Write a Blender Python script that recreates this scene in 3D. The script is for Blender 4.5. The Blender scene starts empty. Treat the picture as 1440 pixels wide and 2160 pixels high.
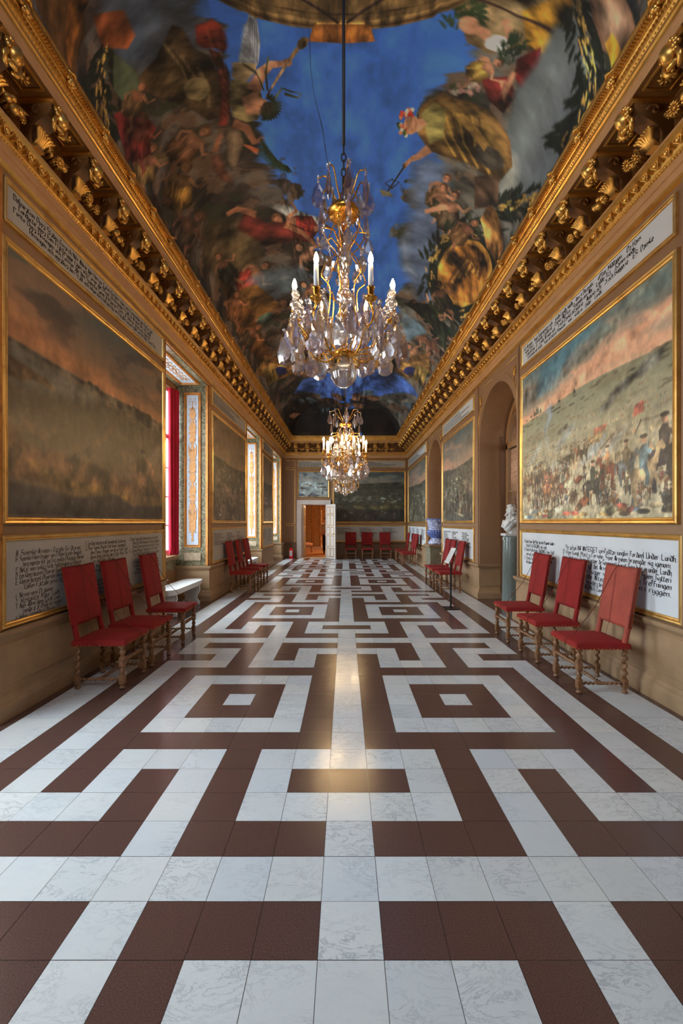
import bpy, math, random
import numpy as np
from mathutils import Matrix, Vector, noise
R = math.radians
PI = math.pi
SC = bpy.context.scene
COL = SC.collection

# ------------------------------------------------------------------ camera, sky, exposure
F = 904.0                      # focal length in pixels of the 1440 x 2160 frame
VPX, VPY, EYE = 728.0, 1102.3, 1.5
cam = bpy.data.cameras.new('camera'); cam_o = bpy.data.objects.new('camera', cam); COL.objects.link(cam_o)
cam.sensor_fit = 'HORIZONTAL'; cam.sensor_width = 36.0; cam.lens = F / 1440 * 36
cam.shift_x = -(VPX - 720) / 1440; cam.shift_y = (VPY - 1080) / 1440
cam.clip_start = 0.05; cam.clip_end = 200
cam_o.location = (0, 0, EYE); cam_o.rotation_euler = (R(90), 0, 0)
SC.camera = cam_o
SC.view_settings.view_transform = 'Standard'; SC.view_settings.look = 'None'
SC.view_settings.gamma = 1; SC.view_settings.exposure = 0.35; SC.view_settings.use_curve_mapping = False
SC.cycles.caustics_reflective = False; SC.cycles.caustics_refractive = False
SC.cycles.max_bounces = 8; SC.cycles.diffuse_bounces = 4; SC.cycles.glossy_bounces = 3
SC.cycles.transmission_bounces = 5; SC.cycles.transparent_max_bounces = 12
SC.cycles.sample_clamp_indirect = 4.0

DAY = 16.0          # strength of the overcast sky seen through the windows
BULB = 330.0         # glow of the candle bulbs
w = bpy.data.worlds.new('overcast_sky'); SC.world = w; w.use_nodes = True
nt = w.node_tree; nt.nodes.clear()
o = nt.nodes.new('ShaderNodeOutputWorld'); b = nt.nodes.new('ShaderNodeBackground')
tc = nt.nodes.new('ShaderNodeTexCoord'); sx = nt.nodes.new('ShaderNodeSeparateXYZ'); cr = nt.nodes.new('ShaderNodeValToRGB')
nt.links.new(tc.outputs['Generated'], sx.inputs[0]); nt.links.new(sx.outputs['Z'], cr.inputs[0])
cr.color_ramp.elements[0].position = 0.0; cr.color_ramp.elements[0].color = (0.30, 0.33, 0.34, 1)
cr.color_ramp.elements[1].position = 0.08; cr.color_ramp.elements[1].color = (0.80, 0.90, 1.0, 1)
nt.links.new(cr.outputs[0], b.inputs[0]); b.inputs[1].default_value = DAY
nt.links.new(b.outputs[0], o.inputs[0])

XL, XR, YF, YN = -2.61, 2.66, 18.15, -3.6       # planes of the walls
NICHE = [(1.15, 3.19), (6.19, 8.20), (11.30, 13.34), (15.40, 17.45)]   # window niches
ARCH = [(1.30, 3.15), (6.65, 8.50), (11.85, 13.70)]                                     # arches opposite
def area(name, loc, rot, sx_, sy_, power, col):
    l = bpy.data.lights.new(name, 'AREA'); l.shape = 'RECTANGLE'; l.size = sx_; l.size_y = sy_; l.energy = power; l.color = col
    ob = bpy.data.objects.new(name, l); ob.location = loc; ob.rotation_euler = rot; COL.objects.link(ob); return ob
for (y0, y1) in NICHE:      # daylight sampled at each window opening
    l = area('window_daylight', (-3.42, (y0 + y1) / 2, 2.42), (0, R(-90), 0), 3.1, y1 - y0 - 0.1, 10, (1, 1, 1))
    l.data.cycles.is_portal = True
def point(name, loc, power, col, rad):
    l = bpy.data.lights.new(name, 'POINT'); l.energy = power; l.color = col; l.shadow_soft_size = rad
    ob = bpy.data.objects.new(name, l); ob.location = loc; COL.objects.link(ob); return ob

# ------------------------------------------------------------------ materials
def lin(c):
    c = [x / 255 for x in c]
    return tuple((x / 12.92 if x <= 0.04045 else ((x + 0.055) / 1.055) ** 2.4) for x in c)
def c4(c): return (c[0], c[1], c[2], 1)
class NM:
    """small node helper"""
    def __init__(s, name):
        s.m = bpy.data.materials.new(name); s.m.use_nodes = True; s.t = s.m.node_tree
        s.b = s.t.nodes['Principled BSDF']; s.out = s.t.nodes['Material Output']
    def n(s, typ, ins=None, **kw):
        nd = s.t.nodes.new(typ)
        for k, v in kw.items(): setattr(nd, k, v)
        for k, v in (ins or {}).items(): s.set(nd.inputs[k], v)
        return nd
    def set(s, sock, v):
        if isinstance(v, bpy.types.NodeSocket): s.t.links.new(v, sock)
        else: sock.default_value = v
    def p(s, **kw):
        for k, v in kw.items():
            s.set(s.b.inputs[k.replace('_', ' ')], v)
        return s
    def noise(s, scale, detail=4, rough=.55, vec=None, dist=0):
        nd = s.n('ShaderNodeTexNoise', {'Scale': scale, 'Detail': detail, 'Roughness': rough, 'Distortion': dist})
        if vec is not None: s.set(nd.inputs['Vector'], vec)
        return nd.outputs['Fac']
    def ramp(s, fac, stops):
        nd = s.n('ShaderNodeValToRGB'); s.set(nd.inputs[0], fac); r = nd.color_ramp
        while len(r.elements) < len(stops): r.elements.new(0.5)
        for e, (p_, c_) in zip(r.elements, stops): e.position = p_; e.color = c4(c_) if len(c_) == 3 else c_
        return nd.outputs[0]
    def mix(s, f, a, b_, mode='MIX'):
        nd = s.n('ShaderNodeMix', data_type='RGBA', blend_type=mode)
        s.set(nd.inputs[0], f); s.set(nd.inputs[6], c4(a) if isinstance(a, tuple) and len(a) == 3 else a); s.set(nd.inputs[7], c4(b_) if isinstance(b_, tuple) and len(b_) == 3 else b_)
        return nd.outputs[2]
    def math(s, op, a, b_=0.0):
        nd = s.n('ShaderNodeMath', operation=op); s.set(nd.inputs[0], a); s.set(nd.inputs[1], b_); return nd.outputs[0]
    def bump(s, h, strength=.2, dist=.01):
        nd = s.n('ShaderNodeBump', {'Height': h, 'Strength': strength, 'Distance': dist}); s.t.links.new(nd.outputs[0], s.b.inputs['Normal']); return s
    def obj(s): return s.n('ShaderNodeTexCoord').outputs['Object']
    def geo(s): return s.n('ShaderNodeNewGeometry').outputs['Position']
    def attr(s, name, out='Color'): return s.n('ShaderNodeAttribute', attribute_name=name).outputs[out]
def plain(name, c, rough=.5, var=.12, scale=6, metal=0, bump=0, bscale=60, **kw):
    m = NM(name); v = m.geo(); c = lin(c)
    f = m.noise(scale, 4, .6, v)
    lo = tuple(x * (1 - var) for x in c); hi = tuple(min(1, x * (1 + var)) for x in c)
    m.p(Base_Color=m.ramp(f, [(.3, lo), (.7, hi)]), Roughness=rough, Metallic=metal)
    for k, v_ in kw.items(): m.b.inputs[k.replace('_', ' ')].default_value = v_
    if bump: m.bump(m.noise(bscale, 3, .6, v), bump, .004)
    return m.m
def gold(name, a=(206, 140, 48), b_=(120, 70, 22), rough=.34, metal=.85, scale=9):
    m = NM(name); v = m.geo()
    f = m.noise(scale, 5, .65, v); g = m.noise(90, 2, .5, v)
    m.p(Base_Color=m.ramp(f, [(.25, lin(b_)), (.5, lin(a)), (.8, tuple(min(1, x * 1.15) for x in lin(a)))]), Metallic=metal,
        Roughness=m.math('ADD', m.math('MULTIPLY', g, .22), rough - .1))
    m.bump(g, .12, .002)
    return m.m
M = {}
M['gold'] = gold('carved_gilding', (228, 176, 92), (190, 136, 62), scale=4)
M['gold_frame'] = gold('gilt_moulding', (228, 184, 108), (184, 134, 70), .34, .8, 5)
M['gold_dull'] = gold('ochre_gilding', (190, 126, 58), (128, 80, 34), .5, .35)
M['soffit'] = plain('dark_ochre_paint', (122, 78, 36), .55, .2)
M['tan'] = plain('tan_limestone_paint', (168, 130, 92), .5, .10, 3, bump=.15)
M['cornice_plain'] = plain('pinkish_tan_paint', (196, 148, 100), .45, .10, 5)
M['brown'] = plain('brown_wall_paint', (148, 112, 80), .55, .06, 12, bump=.12, bscale=260)
M['brown_dk'] = plain('dark_brown_paint', (112, 80, 56), .5, .08, 10)
M['stone'] = plain('beige_sandstone', (160, 128, 94), .6, .14, 5, bump=.25, bscale=90)
M['white_paint'] = plain('white_lacquer', (225, 226, 226), .35, .03)
M['door_paint'] = plain('pale_grey_door_paint', (196, 184, 176), .45, .05)
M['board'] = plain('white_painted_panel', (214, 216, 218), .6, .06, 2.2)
M['board_l'] = plain('shaded_white_panel', (176, 168, 158), .6, .07, 2.2)  # same white boards, greyed: shade of the window side put into the colour
M['ink'] = plain('black_ink', (30, 28, 30), .7, .1)
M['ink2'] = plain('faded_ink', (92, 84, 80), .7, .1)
M['black'] = plain('black_metal', (18, 18, 19), .4, .1)
M['iron'] = plain('dark_iron', (34, 26, 22), .55, .2, 30)
M['brass'] = gold('polished_brass', (220, 160, 70), (150, 96, 34), .26, 1.0)
M['ext_red'] = plain('extinguisher_red', (214, 20, 34), .3, .04)
M['ext_label'] = plain('extinguisher_label', (226, 226, 230), .5, .02)
M['green'] = plain('green_plastic', (40, 150, 70), .5, .05)
M['wax'] = plain('candle_sleeve_white', (222, 220, 226), .4, .02)
M['skin'] = plain('skin', (196, 140, 112), .5, .06)
M['shirt'] = plain('white_shirt', (208, 190, 160), .8, .05)
M['trousers'] = plain('black_trousers', (22, 20, 22), .8, .1)
M['hair'] = plain('dark_hair', (60, 42, 30), .7, .1)
M['col_marble'] = None

def velvet(name, c, fade=None):
    m = NM(name); v = m.geo(); f = m.noise(5, 4, .6, v); g = m.noise(240, 2, .5, v); base = lin(c)
    col = m.ramp(f, [(.3, tuple(x * .8 for x in base)), (.7, tuple(min(1, x * 1.15) for x in base))])
    m.p(Base_Color=m.mix(m.math('MULTIPLY', g, .35), col, tuple(x * .55 for x in base)), Roughness=.85)
    m.b.inputs['Sheen Weight'].default_value = .04; m.b.inputs['Sheen Tint'].default_value = c4(tuple(min(1, x * 1.6) for x in base))
    m.b.inputs['Sheen Roughness'].default_value = .5
    m.bump(g, .3, .002); return m.m
M['velvet'] = velvet('red_velvet', (144, 18, 12))
M['velvet_fade'] = velvet('faded_red_velvet', (168, 74, 56))
M['cord'] = plain('maroon_cord', (104, 34, 26), .8, .1)
M['curtain'] = velvet('crimson_curtain_silk', (180, 14, 46))
def wood():
    m = NM('turned_walnut'); v = m.obj(); f = m.noise(14, 5, .6, v, 1.5); g = m.noise(60, 3, .6, v)
    col = m.ramp(f, [(.3, lin((96, 62, 38))), (.55, lin((150, 104, 66))), (.8, lin((186, 138, 92)))])
    m.p(Base_Color=m.mix(m.math('MULTIPLY', g, .4), col, lin((80, 50, 30))), Roughness=.38); m.bump(g, .1, .002); return m.m
M['wood'] = wood()
def marble_floor(dark):
    m = NM('dark_red_limestone' if dark else 'white_carrara_marble'); v = m.geo(); a = m.attr('tile', 'Color')
    sep = m.n('ShaderNodeSeparateColor'); m.t.links.new(a, sep.inputs[0])
    off = m.n('ShaderNodeVectorMath', operation='MULTIPLY_ADD'); m.t.links.new(a, off.inputs[0]); off.inputs[1].default_value = (37, 53, 91); m.t.links.new(v, off.inputs[2])
    vv = off.outputs[0]
    if dark:
        sp = m.noise(230, 3, .7, v); big = m.noise(3.5, 3, .6, vv)
        c = m.ramp(sp, [(.30, lin((64, 44, 40))), (.52, lin((94, 68, 61))), (.68, lin((112, 86, 78))), (.78, lin((178, 158, 150)))])
        c = m.mix(m.math('MULTIPLY', big, .35), c, lin((82, 58, 52)))
        c = m.mix(m.math('MULTIPLY', sep.outputs[0], .3), c, lin((96, 66, 60)))
        scr = m.noise(14, 5, .75, vv, 2)
        m.p(Base_Color=c, Roughness=m.ramp(scr, [(.3, (.17,) * 3), (.7, (.27,) * 3)])); m.b.inputs['Specular IOR Level'].default_value = .55
        m.bump(sp, .08, .001)
    else:
        mp = m.n('ShaderNodeMapping', {'Vector': vv, 'Rotation': (0, 0, .7), 'Scale': (1, 2.2, 1)}).outputs[0]
        n1 = m.noise(5.5, 9, .68, mp, 1.7); n2 = m.noise(13, 7, .65, mp, 2.5); cl = m.noise(2.2, 3, .5, vv)
        v1 = m.ramp(n1, [(.468, (0, 0, 0)), (.495, (1, 1, 1)), (.522, (0, 0, 0))])
        v2 = m.ramp(n2, [(.485, (0, 0, 0)), (.50, (1, 1, 1)), (.515, (0, 0, 0))])
        msk = m.ramp(m.noise(2.6, 2, .5, vv), [(.42, (.10,) * 3), (.62, (1, 1, 1))])
        c = m.ramp(cl, [(.3, lin((214, 218, 220))), (.7, lin((228, 230, 228)))])
        c = m.mix(m.math('MULTIPLY', sep.outputs[0], .45), c, lin((190, 198, 208)))
        c = m.mix(m.math('MULTIPLY', sep.outputs[1], .25), c, lin((226, 218, 196)))
        f1 = m.math('MULTIPLY', m.math('MULTIPLY', v1, msk), .62)
        c = m.mix(f1, c, lin((122, 132, 142)))
        c = m.mix(m.math('MULTIPLY', m.math('MULTIPLY', v2, msk), .35), c, lin((140, 146, 150)))
        g = m.noise(400, 2, .5, v); c = m.mix(m.math('MULTIPLY', g, .14), c, lin((150, 152, 156)))
        m.p(Base_Color=c, Roughness=m.ramp(m.noise(9, 4, .7, vv), [(.35, (.13,) * 3), (.65, (.26,) * 3)]))
    return m.m
M['tile_w'] = marble_floor(False); M['tile_d'] = marble_floor(True)
M['grout'] = plain('grey_grout', (92, 84, 74), .9, .2, 30)
def vein_marble(name, a, b_, vein, rough=.2, sc=3):
    m = NM(name); v = m.geo(); n1 = m.noise(sc * 1.6, 8, .7, v, 2.2); n2 = m.noise(sc, 5, .6, v, 1); n3 = m.noise(sc * 3.3, 6, .65, v, 3)
    c = m.ramp(n2, [(.3, lin(a)), (.5, tuple((x + y) / 2 for x, y in zip(lin(a), lin(b_)))), (.72, lin(b_))])
    c = m.mix(m.math('MULTIPLY', m.ramp(n1, [(.47, (0, 0, 0)), (.5, (1, 1, 1)), (.53, (0, 0, 0))]), .75), c, lin(vein))
    c = m.mix(m.math('MULTIPLY', m.ramp(n3, [(.48, (0, 0, 0)), (.5, (1, 1, 1)), (.515, (0, 0, 0))]), .6), c, lin(vein))
    m.p(Base_Color=c, Roughness=rough); return m.m
M['green_marble'] = vein_marble('green_brown_marble', (66, 62, 46), (112, 98, 76), (186, 184, 148), .22)
M['plaque'] = vein_marble('pale_veined_marble', (176, 150, 122), (206, 188, 160), (120, 100, 84), .25, 5)
M['hall_reflection'] = vein_marble('reflected_breccia', (92, 60, 44), (140, 100, 76), (220, 200, 176), .3, 2)  # brown veining stands in for marble mirrored in the door panes
M['pedestal'] = plain('mossy_grey_stone', (132, 124, 100), .6, .25, 8, bump=.3)
def granite():
    m = NM('green_grey_granite'); v = m.geo(); g = m.noise(130, 3, .7, v); h = m.noise(4, 3, .6, v)
    c = m.ramp(g, [(.32, lin((70, 78, 72))), (.5, lin((116, 128, 122))), (.7, lin((160, 170, 166)))])
    m.p(Base_Color=m.mix(m.math('MULTIPLY', h, .3), c, lin((96, 96, 96))), Roughness=.22); return m.m
M['granite'] = granite()
M['bust'] = plain('white_statuary_marble', (222, 224, 224), .4, .06, 10)
def crystal(name, tint, tr):
    m = NM(name); t = m.t
    gl = m.n('ShaderNodeBsdfGlass', {'Color': c4(tint), 'Roughness': .02, 'IOR': 1.55})
    tp = m.n('ShaderNodeBsdfTransparent', {'Color': c4(tint)}); gs = m.n('ShaderNodeBsdfGlossy', {'Color': (1, 1, 1, 1), 'Roughness': .14})
    mx = m.n('ShaderNodeMixShader'); mx.inputs[0].default_value = tr; t.links.new(gl.outputs[0], mx.inputs[1]); t.links.new(tp.outputs[0], mx.inputs[2])
    m2 = m.n('ShaderNodeMixShader'); m2.inputs[0].default_value = .22; t.links.new(mx.outputs[0], m2.inputs[1]); t.links.new(gs.outputs[0], m2.inputs[2])
    t.links.new(m2.outputs[0], m.out.inputs[0]); return m.m
M['crystal'] = crystal('clear_cut_crystal', (1.0, .98, .96), .45)
M['crystal_m'] = crystal('smoky_mauve_crystal', (.88, .83, .88), .42)
def glow(name, col, s):
    m = NM(name); m.p(Base_Color=c4(col)); m.b.inputs['Emission Color'].default_value = c4(col); m.b.inputs['Emission Strength'].default_value = s; return m.m
M['bulb'] = glow('warm_candle_bulb', (1.0, .66, .30), BULB)
def pane():
    m = NM('window_glass'); t = m.t
    tp = m.n('ShaderNodeBsdfTransparent', {'Color': (.95, .97, .97, 1)}); gs = m.n('ShaderNodeBsdfGlossy', {'Roughness': .03}); mx = m.n('ShaderNodeMixShader')
    mx.inputs[0].default_value = .02; t.links.new(tp.outputs[0], mx.inputs[1]); t.links.new(gs.outputs[0], mx.inputs[2]); t.links.new(mx.outputs[0], m.out.inputs[0]); return m.m
M['pane'] = pane()
def vcol(name, rough=.35, coat=0.0, bump=.25, bs=220):
    m = NM(name); v = m.geo(); g = m.noise(bs, 3, .6, v)
    m.p(Base_Color=m.attr('paint'), Roughness=rough); m.bump(g, bump, .002); m.b.inputs['Coat Weight'].default_value = coat; return m.m
M['oil'] = vcol('varnished_oil_paint', .46, 0, .5, 45)
M['fresco'] = vcol('matt_ceiling_paint', .75, 0, .1)
def ochre_wall():
    m = NM('ochre_patterned_wall'); v = m.geo(); w_ = m.noise(9, 2, .4, v, 3)
    m.p(Base_Color=m.ramp(w_, [(.42, lin((170, 118, 66))), (.55, lin((204, 156, 98)))]), Roughness=.7); return m.m
M['ochre'] = ochre_wall()
M['carpet'] = plain('tan_patterned_carpet', (190, 130, 76), .9, .35, 22)
M['pink'] = plain('pink_striped_upholstery', (220, 150, 120), .8, .15, 30)
def delft():
    m = NM('blue_and_white_faience'); v = m.obj(); n1 = m.noise(13, 4, .6, v, 2.2); n2 = m.noise(30, 3, .6, v, 1.5)
    f = m.ramp(n1, [(.47, (0, 0, 0)), (.52, (1, 1, 1))]); g = m.ramp(n2, [(.46, (0, 0, 0)), (.54, (1, 1, 1))])
    c = m.mix(f, lin((222, 226, 240)), lin((60, 84, 170))); c = m.mix(m.math('MULTIPLY', g, .55), c, lin((214, 222, 244)))
    m.p(Base_Color=c, Roughness=.12); return m.m
M['delft'] = delft()
M['delft_blue'] = plain('cobalt_glaze', (104, 124, 190), .12, .5, 26)
M['blue_panel'] = plain('pale_blue_panel', (196, 208, 226), .5, .03)
M['orn'] = gold('painted_gold_trophies', (206, 150, 92), (158, 104, 54), .5, .2, 30)
M['dkvoid'] = plain('dim_passage', (40, 32, 26), .8, .1)

# ------------------------------------------------------------------ mesh builder
class MB:
    def __init__(s): s.v = []; s.f = []; s.sm = []; s.mi = []; s.cur = 0
    def add(s, vs, fs, smooth=False, T=None):
        o_ = len(s.v)
        if T is not None: vs = [tuple(T @ Vector(p)) for p in vs]
        s.v += [tuple(p) for p in vs]; s.f += [tuple(i + o_ for i in f) for f in fs]; s.sm += [smooth] * len(fs); s.mi += [s.cur] * len(fs); return s
    def box(s, a, b_, T=None, bev=0):
        x0, y0, z0 = a; x1, y1, z1 = b_
        if bev:
            e = bev; pts = []
            # chamfered box as octagonal prism in z with inset caps
            def ring(z, i): return [(x0 + e + i, y0 + i, z), (x1 - e - i, y0 + i, z), (x1 - i, y0 + e + i, z), (x1 - i, y1 - e - i, z), (x1 - e - i, y1 - i, z), (x0 + e + i, y1 - i, z), (x0 + i, y1 - e - i, z), (x0 + i, y0 + e + i, z)]
            rs = [ring(z0, e), ring(z0 + e, 0), ring(z1 - e, 0), ring(z1, e)]
            for r in rs: pts += r
            fs = [tuple(range(7, -1, -1)), tuple(range(24, 32))]
            for k in range(3):
                for i in range(8): j = (i + 1) % 8; fs.append((k * 8 + i, k * 8 + j, k * 8 + 8 + j, k * 8 + 8 + i))
            return s.add(pts, fs, False, T)
        v = [(x0, y0, z0), (x1, y0, z0), (x1, y1, z0), (x0, y1, z0), (x0, y0, z1), (x1, y0, z1), (x1, y1, z1), (x0, y1, z1)]
        return s.add(v, [(0, 3, 2, 1), (4, 5, 6, 7), (0, 1, 5, 4), (1, 2, 6, 5), (2, 3, 7, 6), (3, 0, 4, 7)], False, T)
    def lathe(s, prof, seg=20, T=None, smooth=True, twist=0, lobes=0, amp=0, phase=0):
        vs = []; n = len(prof)
        for (r, z) in prof:
            for i in range(seg):
                a = 2 * PI * i / seg
                rr = r * (1 + amp * math.cos(lobes * a - twist * z + phase)) if lobes else r
                vs.append((rr * math.cos(a), rr * math.sin(a), z))
        fs = []
        for k in range(n - 1):
            for i in range(seg):
                j = (i + 1) % seg; fs.append((k * seg + i, k * seg + j, (k + 1) * seg + j, (k + 1) * seg + i))
        if prof[0][0] > 1e-5: fs.append(tuple(range(seg - 1, -1, -1)))
        if prof[-1][0] > 1e-5: fs.append(tuple((n - 1) * seg + i for i in range(seg)))
        return s.add(vs, fs, smooth, T)
    def tube(s, pts, r, seg=8, T=None, smooth=True):
        pts = [Vector(p) for p in pts]; n = len(pts); rs = r if isinstance(r, (list, tuple)) else [r] * n
        vs = []; up = None
        for k in range(n):
            d = (pts[min(k + 1, n - 1)] - pts[max(k - 1, 0)]).normalized()
            if up is None: up = Vector((0, 0, 1)) if abs(d.z) < .9 else Vector((1, 0, 0))
            x = (up - d * up.dot(d)).normalized(); y = d.cross(x); up = x
            for i in range(seg):
                a = 2 * PI * i / seg; vs.append(pts[k] + (x * math.cos(a) + y * math.sin(a)) * rs[k])
        fs = []
        for k in range(n - 1):
            for i in range(seg):
                j = (i + 1) % seg; fs.append((k * seg + i, k * seg + j, (k + 1) * seg + j, (k + 1) * seg + i))
        fs.append(tuple(range(seg - 1, -1, -1))); fs.append(tuple((n - 1) * seg + i for i in range(seg)))
        return s.add(vs, fs, smooth, T)
    def sph(s, c, r, T=None, seg=12, rings=8, sc=(1, 1, 1), fn=None):
        vs = []; 
        for k in range(rings + 1):
            ph = PI * k / rings
            for i in range(seg):
                a = 2 * PI * i / seg; d = Vector((math.sin(ph) * math.cos(a), math.sin(ph) * math.sin(a), math.cos(ph)))
                q = fn(d) if fn else 1.0
                vs.append((c[0] + d.x * r * sc[0] * q, c[1] + d.y * r * sc[1] * q, c[2] + d.z * r * sc[2] * q))
        fs = []
        for k in range(rings):
            for i in range(seg):
                j = (i + 1) % seg; fs.append((k * seg + i, (k + 1) * seg + i, (k + 1) * seg + j, k * seg + j))
        return s.add(vs, fs, True, T)
    def extr(s, prof, p0, p1, fn, closed=False, smooth=False):
        """profile points mapped by fn(profile_point, end) at both ends"""
        n = len(prof); vs = [fn(q, p0) for q in prof] + [fn(q, p1) for q in prof]
        fs = [(i, i + 1, n + i + 1, n + i) for i in range(n - 1)]
        if closed: fs.append((n - 1, 0, n, 2 * n - 1)); fs += [tuple(range(n - 1, -1, -1)), tuple(range(n, 2 * n))]
        return s.add(vs, fs, smooth)
    def frame(s, x0, y0, x1, y1, prof, T=None):
        """mitred frame: prof = list of (outward offset, height)"""
        n = len(prof); vs = []
        for (cx, cy, dx, dy) in ((x0, y0, -1, -1), (x1, y0, 1, -1), (x1, y1, 1, 1), (x0, y1, -1, 1)):
            for (o_, h) in prof: vs.append((cx + dx * o_, cy + dy * o_, h))
        fs = []
        for c in range(4):
            d = (c + 1) % 4
            for i in range(n - 1): fs.append((c * n + i, c * n + i + 1, d * n + i + 1, d * n + i))
        return s.add(vs, fs, False, T)
    def poly(s, pts, z0, z1, T=None):
        """extruded polygon in xy"""
        n = len(pts); vs = [(x, y, z0) for x, y in pts] + [(x, y, z1) for x, y in pts]
        fs = [tuple(range(n - 1, -1, -1)), tuple(range(n, 2 * n))] + [(i, (i + 1) % n, n + (i + 1) % n, n + i) for i in range(n)]
        return s.add(vs, fs, False, T)
    def mesh(s, name, mats):
        me = bpy.data.meshes.new(name); me.from_pydata(s.v, [], s.f)
        for m_ in (mats if isinstance(mats, (list, tuple)) else [mats]): me.materials.append(m_)
        me.polygons.foreach_set('use_smooth', s.sm); me.polygons.foreach_set('material_index', s.mi); me.update(); return me
    def build(s, name, mats, parent=None, loc=None):
        return link(name, s.mesh(name, mats), parent, loc)
def link(name, me, parent=None, loc=None):
    ob = bpy.data.objects.new(name, me); COL.objects.link(ob)
    if parent: ob.parent = parent
    if loc is not None: ob.location = loc
    return ob
def thing(name, label, cat, loc=(0, 0, 0), rotz=0, group=None, mat=None):
    ob = bpy.data.objects.new(name, None); COL.objects.link(ob); ob.empty_display_size = .1
    if mat is not None: ob.matrix_world = mat
    else: ob.location = loc; ob.rotation_euler = (0, 0, rotz)
    ob['label'] = label; ob['category'] = cat
    if group: ob['group'] = group
    return ob
def tag(ob, label, cat, group=None):
    ob['label'] = label; ob['category'] = cat
    if group: ob['group'] = group
    return ob
def struct(ob, label=None):
    ob['kind'] = 'structure'
    if label: ob['label'] = label
    return ob
def copy_tree(o_, parent=None):
    c = o_.copy(); COL.objects.link(c); c.parent = parent
    for ch in list(o_.children): copy_tree(ch, c)
    return c
def recalc(ob):
    import bmesh
    bm = bmesh.new(); bm.from_mesh(ob.data); bmesh.ops.remove_doubles(bm, verts=bm.verts, dist=1e-5); bmesh.ops.recalc_face_normals(bm, faces=bm.faces); bm.to_mesh(ob.data); bm.free(); return ob
TL = Matrix(((0, 0, 1, XL), (1, 0, 0, 0), (0, 1, 0, 0), (0, 0, 0, 1)))            # local x along wall, y up, z out of the wall
TR = Matrix(((0, 0, -1, XR), (-1, 0, 0, 0), (0, 1, 0, 0), (0, 0, 0, 1)))
TF = Matrix(((1, 0, 0, 0), (0, 0, -1, YF), (0, 1, 0, 0), (0, 0, 0, 1)))
def far(px, py): k = YF / F; return ((px - VPX) * k, EYE + (VPY - py) * k)
# ------------------------------------------------------------------ painted surfaces: pigments stored per vertex
def zoomg(g, H, W):
    h, w_ = g.shape; yi = np.linspace(0, h - 1.001, H); xi = np.linspace(0, w_ - 1.001, W)
    y0 = yi.astype(int); x0 = xi.astype(int); fy = yi - y0; fx = xi - x0; fy = fy * fy * (3 - 2 * fy); fx = fx * fx * (3 - 2 * fx)
    a = g[y0][:, x0]; b_ = g[y0][:, x0 + 1]; c = g[y0 + 1][:, x0]; d = g[y0 + 1][:, x0 + 1]
    return (a * (1 - fx) + b_ * fx) * (1 - fy)[:, None] + (c * (1 - fx) + d * fx) * fy[:, None]
def fbm(H, W, cy, cx, octv=5, seed=0, gain=.55):
    rg = np.random.RandomState(seed); out = np.zeros((H, W)); amp = 1; tot = 0
    for k in range(octv):
        h = int(cy * 2 ** k) + 2; w_ = int(cx * 2 ** k) + 2
        if h > H * 1.5 and w_ > W * 1.5: break
        out += amp * zoomg(rg.rand(h, w_), H, W); tot += amp; amp *= gain
    o_ = out / tot; return (o_ - o_.mean()) / (o_.std() + 1e-6) * .16 + .5
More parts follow.
